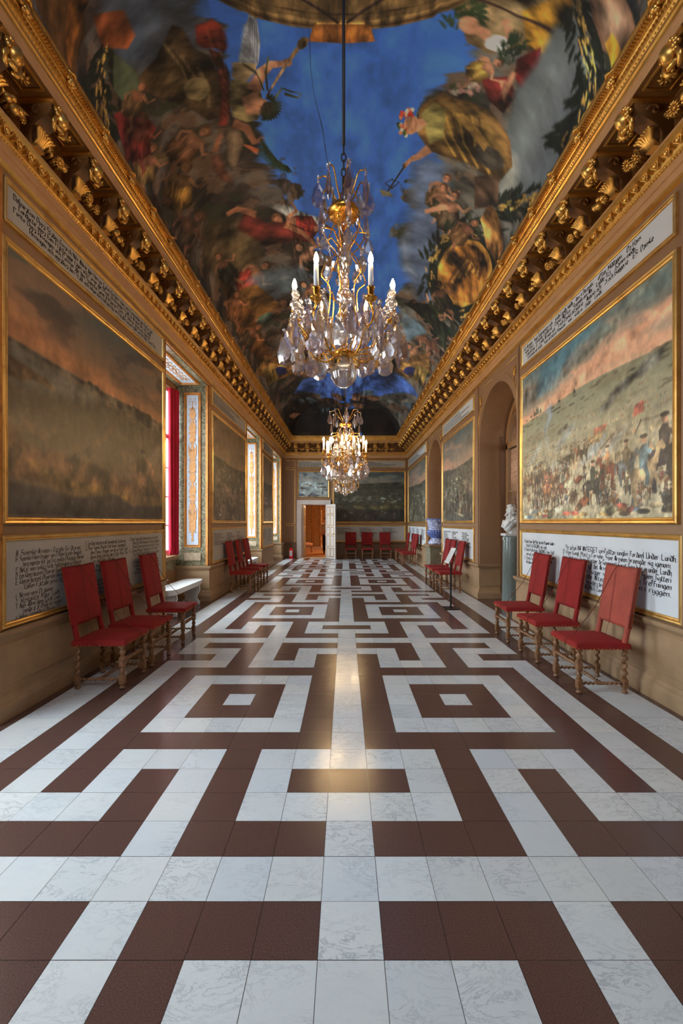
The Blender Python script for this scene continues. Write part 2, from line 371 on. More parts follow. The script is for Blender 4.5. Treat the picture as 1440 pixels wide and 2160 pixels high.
class Cv:
    """a canvas of H x W vertices; colours in 0..255"""
    def __init__(s, H, W, col, seed=1):
        s.H, s.W = H, W; s.a = np.ones((H, W, 3)) * np.array(col, float); s.rg = np.random.RandomState(seed)
        s.tex = fbm(H, W, H / 18, W / 16, 4, seed + 7) - .5
        s.tex2 = fbm(H, W, H / 44, W / 34, 4, seed + 9) - .5
    def blend(s, m, col, r0=0, r1=None, c0=0, c1=None):
        r1 = r1 or s.H; c1 = c1 or s.W; A = s.a[r0:r1, c0:c1]
        A += (np.array(col, float) - A) * m[..., None]
    def poly(s, pts, col, al=1.0, tex=.5, col2=None, soft=.0):
        pts = np.array(pts, float); c0 = max(0, int(pts[:, 0].min()) - 2); c1 = min(s.W, int(pts[:, 0].max()) + 3); r0 = max(0, int(pts[:, 1].min()) - 2); r1 = min(s.H, int(pts[:, 1].max()) + 3)
        if c1 <= c0 or r1 <= r0: return
        X, Y = np.meshgrid(np.arange(c0, c1), np.arange(r0, r1)); ins = np.zeros(X.shape, bool); dm = np.full(X.shape, 1e9)
        n = len(pts)
        for i in range(n):
            x1, y1 = pts[i]; x2, y2 = pts[(i + 1) % n]
            if y1 != y2:
                cond = ((Y < y1) != (Y < y2)); ins ^= cond & (X < (x2 - x1) * (Y - y1) / (y2 - y1) + x1)
            dx, dy = x2 - x1, y2 - y1; L = dx * dx + dy * dy + 1e-9; t = np.clip(((X - x1) * dx + (Y - y1) * dy) / L, 0, 1)
            dm = np.minimum(dm, (X - x1 - t * dx) ** 2 + (Y - y1 - t * dy) ** 2)
        d = np.sqrt(dm); sd = np.where(ins, d, -d); e = 1.2 + soft
        m = np.clip(sd / e + .5, 0, 1) * al
        tx = s.tex[r0:r1, c0:c1] * tex * 2.6 + s.tex2[r0:r1, c0:c1] * tex * 1.6
        C = np.array(col, float)[None, None] * (1 + tx[..., None])
        if col2 is not None:   # second pigment towards the outline of the shape
            k = np.clip(1 - d / (.28 * min(c1 - c0, r1 - r0) + 1), 0, 1)[..., None]; C = C * (1 - k) + np.array(col2, float) * (1 + tx[..., None]) * k
        A = s.a[r0:r1, c0:c1]; A += (np.clip(C, 0, 255) - A) * m[..., None]
    def ell(s, cx, cy, rx, ry, col, ang=0, **k):
        ca, sa = math.cos(ang), math.sin(ang)
        s.poly([(cx + rx * math.cos(t) * ca - ry * math.sin(t) * sa, cy + rx * math.cos(t) * sa + ry * math.sin(t) * ca) for t in np.linspace(0, 2 * PI, 15)[:-1]], col, **k)
    def line(s, pts, w_, col, **k):
        P = [Vector((p[0], p[1])) for p in pts]; n = len(P); L = []; Rr = []
        for i in range(n):
            d = (P[min(i + 1, n - 1)] - P[max(i - 1, 0)]); d = d.normalized() if d.length > 0 else Vector((1, 0)); q = Vector((-d.y, d.x)) * (w_[i] if isinstance(w_, (list, tuple)) else w_) * .5
            L.append(tuple(P[i] + q)); Rr.append(tuple(P[i] - q))
        s.poly(L + Rr[::-1], col, **k)
    def grid(s, name, pos, mat, parent=None, gain=1.0, seg_faces=True):
        """pos: H x W x 3 array of vertex positions"""
        H, W = s.H, s.W; me = bpy.data.meshes.new(name); me.vertices.add(H * W); me.vertices.foreach_set('co', np.ascontiguousarray(pos, dtype=np.float32).ravel())
        i = np.arange(H - 1)[:, None] * W + np.arange(W - 1)[None]; q = np.stack([i, i + 1, i + W + 1, i + W], -1).reshape(-1, 4)
        nf = len(q); me.loops.add(nf * 4); me.loops.foreach_set('vertex_index', q.ravel().astype(np.int32)); me.polygons.add(nf)
        me.polygons.foreach_set('loop_start', np.arange(0, nf * 4, 4, dtype=np.int32)); me.polygons.foreach_set('loop_total', np.full(nf, 4, dtype=np.int32))
        me.update(calc_edges=True); at = me.color_attributes.new('paint', 'FLOAT_COLOR', 'POINT')
        c = np.clip(s.a / 255, 0, 1); l = np.where(c <= .04045, c / 12.92, ((c + .055) / 1.055) ** 2.4) * gain
        at.data.foreach_set('color', np.concatenate([np.clip(l, 0, .95), np.ones((H, W, 1))], -1).astype(np.float32).ravel())
        me.polygons.foreach_set('use_smooth', np.ones(nf, bool)); me.materials.append(mat); me.update()
        return link(name, me, parent)

def horse(c, x, y, h, body, coat, hat=(40, 34, 30), dirn=1, rider=True, rear=0):
    """mounted soldier, y is the ground row (row 0 is the bottom), h the height of horse and rider in cells"""
    k = h / 10.0; q = lambda a, b_: (x + a * k * dirn, y + (b_ + (a * .12 * rear)) * k)
    for (a, b_) in ((-2.2, -1.6), (-1.6, -1.4), (1.4, 1.7), (2.0, 2.4 + rear)): c.line([q(a, 3.6), q((a + b_) / 2 - .2, 1.8), q(b_, .1 + rear * (a > 0) * 1.2)], [k * .9, k * .55, k * .4], tuple(v * .75 for v in body), tex=.3)
    c.poly([q(-2.8, 4.6), q(-2.2, 5.6), q(0, 5.2), q(1.8, 5.8), q(2.6, 5.0), q(2.3, 3.6), q(0, 3.2), q(-2.2, 3.3)], body, tex=.5, col2=tuple(v * .6 for v in body))
    c.poly([q(1.6, 5.0), q(2.7, 7.3), q(3.4, 7.5), q(4.1, 6.3), q(3.8, 6.0), q(3.1, 6.4), q(2.7, 4.6)], body, tex=.4)
    c.line([q(-2.6, 5.2), q(-3.6, 4.4), q(-3.5, 2.6)], [k * .3, k * .7, k * .3], tuple(v * .5 for v in body), tex=.3)
    if rider:
        c.poly([q(-.8, 5.0), q(-1.0, 7.6), q(-.3, 8.3), q(.5, 8.1), q(.9, 6.6), q(.6, 5.0)], coat, tex=.5, col2=tuple(v * .65 for v in coat))
        c.line([q(.1, 5.4), q(.8, 3.8), q(.6, 2.4)], k * .8, tuple(v * .6 for v in coat), tex=.3)
        c.line([q(.2, 7.6), q(1.5, 6.6)], k * .55, coat); c.ell(*q(0, 8.9), k * .55, k * .6, (176, 132, 104)); c.ell(*q(0, 9.35), k * .8, k * .30, hat)
def soldier(c, x, y, h, coat):
    k = h / 10.0; q = lambda a, b_: (x + a * k, y + b_ * k)
    c.line([q(-.7, 0), q(-.4, 4.5)], k * .9, tuple(v * .6 for v in coat)); c.line([q(.9, 0), q(.4, 4.5)], k * .9, tuple(v * .55 for v in coat))
    c.poly([q(-1.5, 3.6), q(-1.2, 7.6), q(0, 8.2), q(1.2, 7.6), q(1.5, 3.6)], coat, col2=tuple(v * .6 for v in coat))
    c.ell(*q(0, 8.8), k * .7, k * .8, (170, 126, 98)); c.ell(*q(0, 9.4), k * 1.0, k * .34, (44, 36, 30))
def battle(w_, h_, cell, pal, seed, hor=.68, crowd=60, big=6, smoke=4):
    """a baroque battle landscape: streaked sky, receding plain, ranks of soldiers, riders in front"""
    W = max(20, int(w_ / cell)); H = max(20, int(h_ / cell)); c = Cv(H, W, pal['plain'], seed); rg = random.Random(seed)
    u = np.linspace(0, 1, W)[None]; v = np.linspace(0, 1, H)[:, None]; hz = hor + .02 * np.sin(u * 5 + seed) + pal.get('tilt', 0) * (u - .5)
    d = np.clip((v - hz) / (1 - hor), 0, 1); sky = np.array(pal['sky_lo'], float) * (1 - d[..., None]) + np.array(pal['sky_hi'], float) * d[..., None]
    sh = fbm(H, W * 2, 5, 5, 6, seed + 1)
    cl = np.array([np.roll(sh[r], int(-r * pal.get('shear', 1.2)))[:W] for r in range(H)]); cm = np.clip((cl - .47) / .12, 0, 1)
    sky += (np.array(pal['cloud'], float) - sky) * (cm * (1 - d * .55))[..., None] * .85
    c2 = fbm(H, W, 7, 4, 5, seed + 2); sky += (np.array(pal['cloud_dk'], float) - sky) * (np.clip((c2 - .52) / .14, 0, 1) * np.clip(d * 1.6, .15, 1))[..., None] * .75
    gd = np.clip((hz - v) / hor, 0, 1); land = np.array(pal['far'], float) * (1 - gd[..., None]) + np.array(pal['plain'], float) * gd[..., None]
    g2 = fbm(H, W, 14, 5, 6, seed + 3); land += (np.array(pal['dark'], float) - land) * (np.clip((g2 - .5) / .2, 0, 1) * .6)[..., None]
    g3 = fbm(H, W, 10, 7, 6, seed + 4); land += (np.array(pal['light'], float) - land) * (np.clip((g3 - .53) / .16, 0, 1) * np.clip(gd * 1.4, 0, 1) * .55)[..., None]
    m = np.clip((v - hz) * H / 1.5 + .5, 0, 1)[..., None]; c.a = sky * m + land * (1 - m)
    rows = H * hor
    for i in range(40): x = rg.random() * W; y = rows * (.9 + .1 * rg.random()); c.ell(x, y, W * .012 * (1 + rg.random() * 2), H * .006, tuple(q * .8 for q in pal['dark']), tex=.5, al=.7)
    for i in range(int(crowd * 1.2)):      # distant ranks
        x = rg.random() * W; t = rg.random(); y = rows * (.35 + .5 * t); n = rg.randint(4, 12); s_ = 1.2 + (1 - t) * 2.2
        for j in range(n): c.line([(x + j * s_ * 1.1, y + j * .1), (x + j * s_ * 1.1 + .3, y + s_ * 1.6)], s_ * .6, rg.choice(pal['men']), al=.6)
    for i in range(smoke): x = rg.random() * W; y = rows * (.35 + .35 * rg.random()); c.ell(x, y, W * .09, H * .025, pal['smoke'], ang=.5, soft=8, al=.45, tex=.3)
    for i in range(crowd):
        t = i / crowd; y = rows * (.42 * (1 - t) + .02 * t) + rg.random() * 3; hh = H * (.035 + .075 * t); x = rg.random() * W
        if rg.random() < .65: horse(c, x, y, hh, rg.choice(pal['horse']), rg.choice(pal['men']), dirn=rg.choice((-1, 1)))
        else: soldier(c, x, y, hh * .8, rg.choice(pal['men']))
    for i in range(big): c.ell(rg.random() * W, rows * .07 * rg.random() + 2, W * .03, H * .012, rg.choice(pal['men']), tex=.8)
    return c
def glaze(c, seed, amt=.22, tone=(150, 132, 104), k=.16, top=1.0):
    """broken brushwork and a thin toned glaze over the painted figures"""
    n1 = fbm(c.H, c.W, c.H / 5, c.W / 5, 3, seed); n2 = fbm(c.H, c.W, c.H / 16, c.W / 10, 4, seed + 1); v = np.linspace(0, 1, c.H)[:, None, None]; m = np.clip((top - v) / .12, 0, 1)
    c.a += (np.array(tone, float) - c.a) * (k * m); c.a *= 1 + ((n1 - .5) * amt * 2.4 + (n2 - .5) * amt * 3.2)[..., None] * (.35 + .65 * m)
    s_ = c.a.copy(); s_[1:] = .6 * s_[1:] + .4 * np.roll(c.a, 1, 0)[1:]; c.a = np.clip(s_, 0, 255)
def canvas_obj(c, T, x0, y0, x1, y1, parent, mat, gain=1.0, n=.012):
    X, Y = np.meshgrid(np.linspace(x0, x1, c.W), np.linspace(y0, y1, c.H)); P = np.stack([X, Y, np.full_like(X, n)], -1)
    return c.grid('canvas', P, mat, parent, gain)

# ------------------------------------------------------------------ pen lettering (broad nib at forty degrees)
G = {
'a': '1646 4642 4431021242', 'b': '0902 054643 431202', 'c': '461605031242', 'd': '084743421203051646', 'e': '044445361605031242', 'f': '4839281902 0646', 'g': '461605031242 46413000',
'h': '0902 05264541', 'i': '0602 0818', 'j': '1611 1100 0818', 'k': '0902 4604 0442', 'l': '090212', 'm': '0602 054642 458682', 'n': '0602 054642', 'o': '1605031232434536', 'p': '0600 054643 431202',
'q': '461605031242 4640', 'r': '0602 052646', 's': '46160544431202', 't': '18031232 0636', 'u': '0603 03122242 4642', 'v': '0803122243 4346', 'w': '060312224346 431232728386', 'x': '0642 4602 1434', 'y': '060312 4643413000', 'z': '0646 4602 0242',
'A': '023942 5962 1454', 'B': '0902 09496805 0565634202', 'C': '68491916130242 6263', 'D': '0902 09496764421202', 'E': '69190602 0565 0262', 'F': '6909 0902 0545', 'G': '68491916130242 64604264', 'H': '0902 6962 0565', 'I': '0902 0919 0212', 'J': '3932 321201',
'K': '0902 6905 0562', 'L': '0902 0262', 'M': '0209 0944 4489 8982', 'N': '0209 0962 6269', 'O': '190704123264674919', 'P': '0902 09496805', 'Q': '190704123264674919 3461', 'R': '0902 09496805 3562', 'S': '6849190655641202', 'T': '0969 3932', 'U': '09031252 6962', 'V': '0932 3269',
'W': '0922 2256 5672 7289', 'X': '0962 6902', 'Y': '0935 6935 3532', 'Z': '096902 0262', '0': '170413224447 4717', '1': '1712', '2': '07184746020242', '3': '0848354302 02', '4': '3804 0444 3732', '5': '4808 0846434212 02', '6': '4806031242440 5'.replace(' ', ''), '7': '0848 4812', '8': '1807254413 0223', '9': '474516071848 4712',
'.': '0212', ',': '0201', ':': '0212 0515', '=': '0434 0535', '-': '0434', "'": '0908', 'å': '1646 4642 4431021242 2838', 'ä': '1646 4642 4431021242 1828 4858', 'ö': '1605031232434536 0818 3848', 'Ö': '190704123264674919'}
def pen(mb, text, u, v, xh, T, n=.0008, nib=.40, slant=.0, sx_=1.0, maxw=None, just=False):
    """write text with its baseline at v; xh is the height of a small letter"""
    k = xh / 4.0; wd = 0
    for ch in text:
        wd += 3 * k if ch == ' ' else (max(int(t[i]) for t in G.get(ch, '0242').split() for i in range(0, len(t) - 1, 2)) + 2) * k * .62
    s_ = sx_ if not maxw else (min(1.6, maxw / max(wd, 1e-6)) if just else min(sx_, maxw / max(wd, 1e-6))); nv = (math.cos(R(38)) * xh * nib * .5 * s_ ** .5, math.sin(R(38)) * xh * nib * .5); x = u
    for ch in text:
        if ch == ' ': x += 3 * k * s_; continue
        g = G.get(ch, '0242'); mx = 0
        for st in g.split():
            pts = [(int(st[i]), int(st[i + 1]) - 2) for i in range(0, len(st) - 1, 2)]; mx = max(mx, max(p[0] for p in pts))
            Q = [(x + p[0] * k * .62 * s_ + p[1] * k * slant, v + p[1] * k) for p in pts]
            for (ax, ay), (bx, by) in zip(Q[:-1], Q[1:]):
                if abs(ax - bx) + abs(ay - by) < 1e-7: bx = ax + k * .4; by = ay
                mb.add([(ax - nv[0], ay - nv[1], n), (ax + nv[0], ay + nv[1], n), (bx + nv[0], by + nv[1], n), (bx - nv[0], by - nv[1], n)], [(0, 1, 2, 3)], False, T)
        x += (mx + 2) * k * .62 * s_
    return x
def flourish(mb, u, v, r, T, n=.0008, w_=.0012, turns=2.2, dirn=1):
    pts = []
    for i in range(26):
        a = i / 25 * turns * 2 * PI; rr = r * (1 - i / 32); pts.append((u + dirn * (rr * math.cos(a) + a * r * .25), v + rr * .6 * math.sin(a)))
    for (ax, ay), (bx, by) in zip(pts[:-1], pts[1:]): mb.add([(ax, ay - w_ / 2, n), (ax, ay + w_ / 2, n), (bx, by + w_ / 2, n), (bx, by - w_ / 2, n)], [(0, 1, 2, 3)], False, T)
# ------------------------------------------------------------------ floor: marble meander, sixteen tile rows to a repeat
TS = 0.2281; Y0 = 1.469; XC0 = -0.0955; TW = 0.2286
PAT = ['WDDDWDDDWD', 'WWWWWWWWWD', 'WDDDWDDDDD', 'WWWDWDWWWD', 'DDWDWDWDWD', 'WWWDWWWDWD', 'WDDDDDDDWD', 'WDWWWWWDWD', 'WDWDDDWDWD', 'WDWDWDWDWD', 'WDWDDDWDWD', 'WDWWWWWDWD',
       'WDDDDDDDWD', 'WDWWWDWWWD', 'WDWDWDWDDD', 'WWWDWDWWWD']
rg = random.Random(4); fl = MB(); tcol = []
def tile(x0, x1, y0, y1, dark):
    g = .0011; fl.cur = 1 if dark else 0; h = rg.uniform(-.0004, .0004)
    fl.add([(x0 + g, y0 + g, h), (x1 - g, y0 + g, h), (x1 - g, y1 - g, h), (x0 + g, y1 - g, h)], [(0, 1, 2, 3)]); tcol.append((rg.random(), rg.random(), rg.random(), 1))
for r_ in range(-23, 74):
    row = PAT[r_ % 16]; ya = Y0 + r_ * TS; yb = min(ya + TS, YF + .02)
    if ya > YF: break
    tile(XC0, XC0 + TW, ya, yb, row[0] == 'D')
    for c in range(1, 10):
        xa = XC0 + TW * c
        for sgn in (1, -1):
            x0, x1 = (xa, xa + TW) if sgn == 1 else (XC0 - TW * c, XC0 - TW * (c - 1))
            tile(x0, x1, ya, yb, row[c] == 'D')
    if r_ % 2 == 0:
        yc = min(ya + 2 * TS, YF + .02)
        tile(XC0 + TW * 10, 2.548, ya, yc, False); tile(-2.475, XC0 - TW * 9, ya, yc, False)
        tile(2.548, 2.75, ya, yc, True); tile(-2.70, -2.475, ya, yc, True)
for (a_, b_) in NICHE:
    y = a_
    while y < b_ - .05:
        for k in range(3): tile(-2.70 - .2 * (k + 1), -2.70 - .2 * k, y, min(y + .4, b_), True)
        y += .4
for (a_, b_) in ARCH:
    y = a_
    while y < b_ - .05:
        for k in range(3): tile(2.75 + .25 * k, 3.0 + .25 * k, y, min(y + .4, b_), True)
        y += .4
fl.cur = 2; fl.add([(-3.6, YN, -.004), (4.6, YN, -.004), (4.6, YF + .4, -.004), (-3.6, YF + .4, -.004)], [(0, 1, 2, 3)]); tcol.append((0, 0, 0, 1))
me = fl.mesh('floor', [M['tile_w'], M['tile_d'], M['grout']])
at = me.color_attributes.new('tile', 'FLOAT_COLOR', 'CORNER'); at.data.foreach_set('color', np.repeat(np.array(tcol), 4, axis=0).ravel())
struct(link('floor', me))

# ------------------------------------------------------------------ walls
def sweep(mb, path, prof, closed=False):
    """profile (out, z) swept along a plan path, out = to the right of travel, mitred corners"""
    P = [Vector(p) for p in path]; n = len(P); m = len(prof); vs = []
    for i in range(n):
        a = (P[i] - P[i - 1]).normalized() if i > 0 else None; b_ = (P[i + 1] - P[i]).normalized() if i < n - 1 else None
        a = a or b_; b_ = b_ or a; na = Vector((a.y, -a.x)); nb = Vector((b_.y, -b_.x)); q = (na + nb); q = q / max(q.dot(na), 1e-6)
        for (o_, z) in prof: vs.append((P[i].x + q.x * o_, P[i].y + q.y * o_, z))
    fs = [(i * m + k, (i + 1) * m + k, (i + 1) * m + k + 1, i * m + k + 1) for i in range(n - 1) for k in range(m - 1)]
    return mb.add(vs, fs)
ZT = 4.22; RV = -3.24
wl = MB(); ys = [YN] + [v for n_ in NICHE for v in n_] + [YF + .2]
for i in range(0, len(ys), 2): wl.box((-3.60, ys[i], 0), (XL, ys[i + 1], 5.3))
for (a_, b_) in NICHE:
    wl.box((-3.60, a_, 0), (RV, b_, .86)); wl.box((-3.60, a_, 4.12), (XL, b_, 5.3)); wl.box((-3.60, a_, 4.0), (RV, b_, 4.12))
    wl.box((-3.60, a_, .86), (RV, a_ + .10, 4.0)); wl.box((-3.60, b_ - .10, .86), (RV, b_, 4.0))
struct(wl.build('wall_left', M['brown']))
wr = MB(); ys = [YN] + [v for n_ in ARCH for v in n_] + [YF + .2]
for i in range(0, len(ys), 2): wr.box((XR, ys[i], 0), (XR + .60, ys[i + 1], 5.3))
for (a_, b_) in ARCH:
    r_ = (b_ - a_) / 2; c_ = (a_ + b_) / 2; zs = 3.03; N = 28
    pts = [(c_ - r_ * math.cos(PI * i / N), zs + r_ * math.sin(PI * i / N)) for i in range(N + 1)]
    for i in range(N):
        (ya, za), (yb, zb) = pts[i], pts[i + 1]
        for X_ in (XR, XR + .6): wr.add([(X_, ya, za), (X_, yb, zb), (X_, yb, 5.3), (X_, ya, 5.3)], [(0, 1, 2, 3)])
        wr.add([(XR, ya, za), (XR, yb, zb), (XR + .6, yb, zb), (XR + .6, ya, za)], [(0, 1, 2, 3)], True)
struct(wr.build('wall_right', M['brown']))
DX0, DX1, DZ = far(635, 0)[0], far(688, 0)[0], far(0, 1064)[1]
wf = MB(); wf.box((XL, YF, 0), (DX0, YF + .35, 5.3)); wf.box((DX1, YF, 0), (XR, YF + .35, 5.3)); wf.box((DX0, YF, DZ), (DX1, YF + .35, 5.3))
struct(wf.build('wall_far', M['brown']))
wn = MB(); wn.box((-3.6, YN - .2, 0), (4.6, YN, 5.3)); struct(wn.build('wall_near', M['brown_dk']))

# dado and plinth of every pier
DADO = [(.0, .0), (.052, .0), (.052, .105), (.044, .115), (.040, .135), (.026, .150), (.020, .178), (.008, .186), (.008, .20), (.003, .204), (.003, .235), (.010, .240), (.010, .565), (.003, .57),
        (.005, .590), (.012, .594), (.016, .606), (.030, .618), (.040, .636), (.040, .650), (.046, .652), (.046, .668), (.0, .676)]
PROUD = [(.0, .0), (.06, .0), (.06, .12), (.05, .13), (.046, .15), (.03, .17), (.022, .20), (.012, .205), (.012, .56), (.02, .575), (.024, .59), (.04, .605), (.05, .63), (.05, .655), (.012, .662), (.0, .67)]
tn = [0]
def trim(mb, mats):
    tn[0] += 1; return struct(mb.build('trim_%d' % tn[0], mats))
ye = [YN] + [v for n_ in NICHE for v in n_] + [YF]
for i in range(0, len(ye), 2):
    m_ = MB(); a_, b_ = ye[i], ye[i + 1]; path = [(XL, a_), (XL, b_)]
    if i > 0: path = [(RV, a_)] + path
    if i < len(ye) - 2: path = path + [(RV, b_)]
    sweep(m_, path, DADO); trim(m_, M['stone'])
ye = [YN] + [v for n_ in ARCH for v in n_] + [YF]
for i in range(0, len(ye), 2):
    m_ = MB(); a_, b_ = ye[i], ye[i + 1]; path = [(XR, a_), (XR, b_)]
    if i > 0: path = [(XR + .6, a_)] + path
    if i < len(ye) - 2: path = path + [(XR + .6, b_)]
    sweep(m_, path[::-1], DADO); trim(m_, M['stone'])
    # little balusters carved under the panel ends
m_ = MB(); sweep(m_, [(XL, YF), (DX0 - .18, YF)], DADO); trim(m_, M['brown_dk'])
m_ = MB(); sweep(m_, [(DX1 + .18, YF), (XR, YF)], DADO); trim(m_, M['brown_dk'])

# ------------------------------------------------------------------ ceiling vault
CXL, CXR, CYE, CZ0, RISE, COVE = -2.16, 2.09, 17.58, 5.07, 1.03, 1.25
def zc(X, Y):
    d = np.minimum(np.minimum(X - CXL, CXR - X), CYE - Y); t = np.clip(1 - d / COVE, 0, 1); return CZ0 + RISE * np.sqrt(np.clip(1 - t * t, 0, 1))
def spaced(a, b_, n, e0, e1):
    t = np.linspace(0, 1, n); L = b_ - a
    # cosine bunching over the coves at either end
    k = COVE / L; out = []
    nc = int(n * .17)
    s0 = a + COVE * (1 - np.cos(np.linspace(0, PI / 2, nc))) if e0 else np.array([a]); s1 = (b_ - COVE * (1 - np.cos(np.linspace(0, PI / 2, nc))))[::-1] if e1 else np.array([b_])
    mid = np.linspace(s0[-1], s1[0], n - len(s0) - len(s1) + 2)[1:-1]; return np.concatenate([s0, mid, s1])
cxs = spaced(CXL, CXR, 540, True, True)
cys = np.concatenate([np.linspace(YN, 2.6, 40)[:-1], np.geomspace(2.6, CYE - COVE, 860)[:-1], CYE - COVE + COVE * np.sin(np.linspace(0, PI / 2, 60))])
CH, CW = len(cys), len(cxs)
def px2c(px, py):
    """photo position -> column and row of the vault's canvas (found once by walking the sight line)"""
    Y = np.linspace(2.0, 17.57, 900); X = (px - VPX) / F * Y; Z = EYE + (VPY - py) / F * Y
    h = Z - zc(np.clip(X, CXL, CXR), Y); i = np.argmax(h >= 0) if (h >= 0).any() else len(Y) - 1
    Xc = min(max(X[i], CXL), CXR); return (float(np.interp(Xc, cxs, np.arange(CW))), float(np.interp(Y[i], cys, np.arange(CH))))
cv = Cv(CH, CW, (62, 112, 206), 11)
n_ = fbm(CH, CW, 30, 12, 5, 3); cv.a *= (1 + (n_ - .5) * .5)[..., None]
xx, yy = np.meshgrid(cxs, cys)
def side_mass(px_pts, col, **k): cv.poly([px2c(*p) for p in px_pts], col, **k)
P_ = side_mass
def L_(pts, w0, col, **k):
    """a painted stroke of width w0 photo pixels"""
    w_ = w0 if isinstance(w0, (list, tuple)) else [w0] * len(pts); A = []; B = []
    for i, p in enumerate(pts):
        q = Vector(pts[min(i + 1, len(pts) - 1)]) - Vector(pts[max(i - 1, 0)]); q = Vector((-q.y, q.x)).normalized() * w_[i] / 2
        A.append((p[0] + q.x, p[1] + q.y)); B.append((p[0] - q.x, p[1] - q.y))
    cv.poly([px2c(*p) for p in A + B[::-1]], col, **k)
def E_(x, y, rx, ry, col, ang=0, **k):
    ca, sa = math.cos(ang), math.sin(ang)
    P_([(x + rx * math.cos(t) * ca - ry * math.sin(t) * sa, y + rx * math.cos(t) * sa + ry * math.sin(t) * ca) for t in np.linspace(0, 2 * PI, 15)[:-1]], col, **k)
# clouds and shadowed groups along both flanks, seen all down the gallery
ed = np.minimum(xx - CXL, CXR - xx); left = xx < 0
wob = fbm(CH, CW, 26, 7, 5, 21); wob2 = fbm(CH, CW, 46, 26, 5, 22); wob3 = fbm(CH, CW, 60, 40, 4, 23)
lim = np.where(left, np.interp(yy, [0, 4.2, 5.0, 6.2, 7.0, 10, 12, 16], [.85, .85, 1.05, 1.3, 1.75, 1.5, 1.35, 1.5]), np.interp(yy, [0, 5, 7, 9, 16], [1.0, 1.1, 1.0, 1.15, 1.2])) + (wob - .5) * 1.1
mk = np.clip((lim - ed) / .10, 0, 1); k_ = np.where(left[..., None], np.array([62, 50, 38.]), np.array([80, 74, 62.])) * (1 + (wob2 - .5) * 1.7)[..., None]
cv.a += (np.clip(k_, 8, 255) - cv.a) * (mk * .95)[..., None]
mk2 = np.clip((wob3 - .60) / .05, 0, 1) * mk; cv.a += (np.array([150, 112, 80.]) - cv.a) * (mk2 * .4)[..., None]
mk3 = np.clip((wob2 - .60) / .08, 0, 1) * mk; cv.a += (np.array([112, 124, 128.]) - cv.a) * (mk3 * .3)[..., None]
mk4 = np.clip((.38 - wob3) / .08, 0, 1) * mk; cv.a += (np.array([44, 50, 34.]) - cv.a) * (mk4 * .7)[..., None]
fe = np.clip((yy - 15.9 + (wob - .5) * 4) / .6, 0, 1); cv.a += (np.array([36, 27, 22.]) * (1 + (wob2 - .5)[..., None]) - cv.a) * (fe * .95)[..., None]
SK = (176, 126, 96); SKD = (128, 86, 62); BR = (88, 66, 44); OL = (104, 92, 56); DG = (38, 48, 32); RD = (148, 50, 38); GD = (176, 128, 50)
def fig(x, y, s, ang, skin, robe, hair=(70, 48, 32), wing=None, arms=1):
    """a foreshortened allegorical figure, x y in photo pixels, s its head height"""
    ca, sa = math.cos(ang), math.sin(ang); q = lambda a, b_: (x + (a * ca - b_ * sa) * s, y + (a * sa + b_ * ca) * s)
    if wing: P_([q(.3, 1.0), q(2.2, -.8), q(3.4, -.6), q(2.6, .9), q(1.0, 2.0)], wing, col2=tuple(v * .6 for v in wing)); L_([q(1.2, .9), q(3.0, -.3)], s * .12, tuple(v * .55 for v in wing))
    P_([q(-1.0, 1.6), q(-1.6, 3.2), q(-1.0, 4.6), q(.8, 5.0), q(1.8, 3.6), q(1.2, 1.8), q(.2, 1.1)], robe, col2=tuple(v * .5 for v in robe), tex=.9)
    for k in range(3): L_([q(-.8 + k * .7, 1.9), q(-.5 + k * .5, 3.2), q(-.9 + k * .9, 4.5)], s * .16, tuple(v * (.55 if k % 2 else 1.45) for v in robe), al=.7)
    P_([q(-.8, .9), q(.8, .8), q(1.0, 1.9), q(0, 2.4), q(-.9, 1.9)], skin, col2=tuple(v * .7 for v in skin))
    L_([q(.7, 1.1), q(1.8, 1.7), q(2.5, .8)], [s * .5, s * .38, s * .25], skin); L_([q(-.7, 1.1), q(-1.6, 1.9), q(-1.2, 2.9)], [s * .5, s * .36, s * .25], tuple(v * .85 for v in skin))
    L_([q(.5, 4.4), q(1.4, 5.6), q(1.2, 6.6)], [s * .6, s * .42, s * .25], tuple(v * .9 for v in skin))
    E_(*q(.05, -.12), s * .62, s * .62, hair, tex=.8); E_(*q(-.05, .12), s * .42, s * .5, skin, ang=ang); E_(*q(-.22, .05), s * .07, s * .05, (70, 44, 34)); E_(*q(.12, .05), s * .07, s * .05, (70, 44, 34)); L_([q(-.15, .38), q(.08, .38)], s * .06, (140, 70, 60))
def leafy(pts, w0, n=60, seed=1, gold_=True, dark=(26, 32, 24)):
    rg_ = random.Random(seed); L = len(pts) - 1
    for i in range(n):
        t = rg_.random() * L; k = int(t); f = t - k; a = Vector(pts[k]); b_ = Vector(pts[k + 1]); p = a.lerp(b_, f); d = (b_ - a).normalized(); nrm = Vector((-d.y, d.x)) * rg_.uniform(-1, 1)
        q = p + nrm * w0 * .5; e = q + (d * rg_.uniform(.5, 1) + nrm * .7) * w0 * .8; L_([tuple(q), tuple((q + e) / 2), tuple(e)], [w0 * .12, w0 * .2, w0 * .03], dark)
    if gold_:
        for i in range(n // 3):
            t = rg_.random() * L; k = int(t); f = t - k; a = Vector(pts[k]); b_ = Vector(pts[k + 1]); p = a.lerp(b_, f); d = (b_ - a).normalized(); p += Vector((-d.y, d.x)) * w0 * rg_.uniform(-.25, .25)
            L_([tuple(p), tuple(p + d * w0 * .3 + Vector((rg_.uniform(-2, 2), 0)))], w0 * .07, (214, 168, 84))
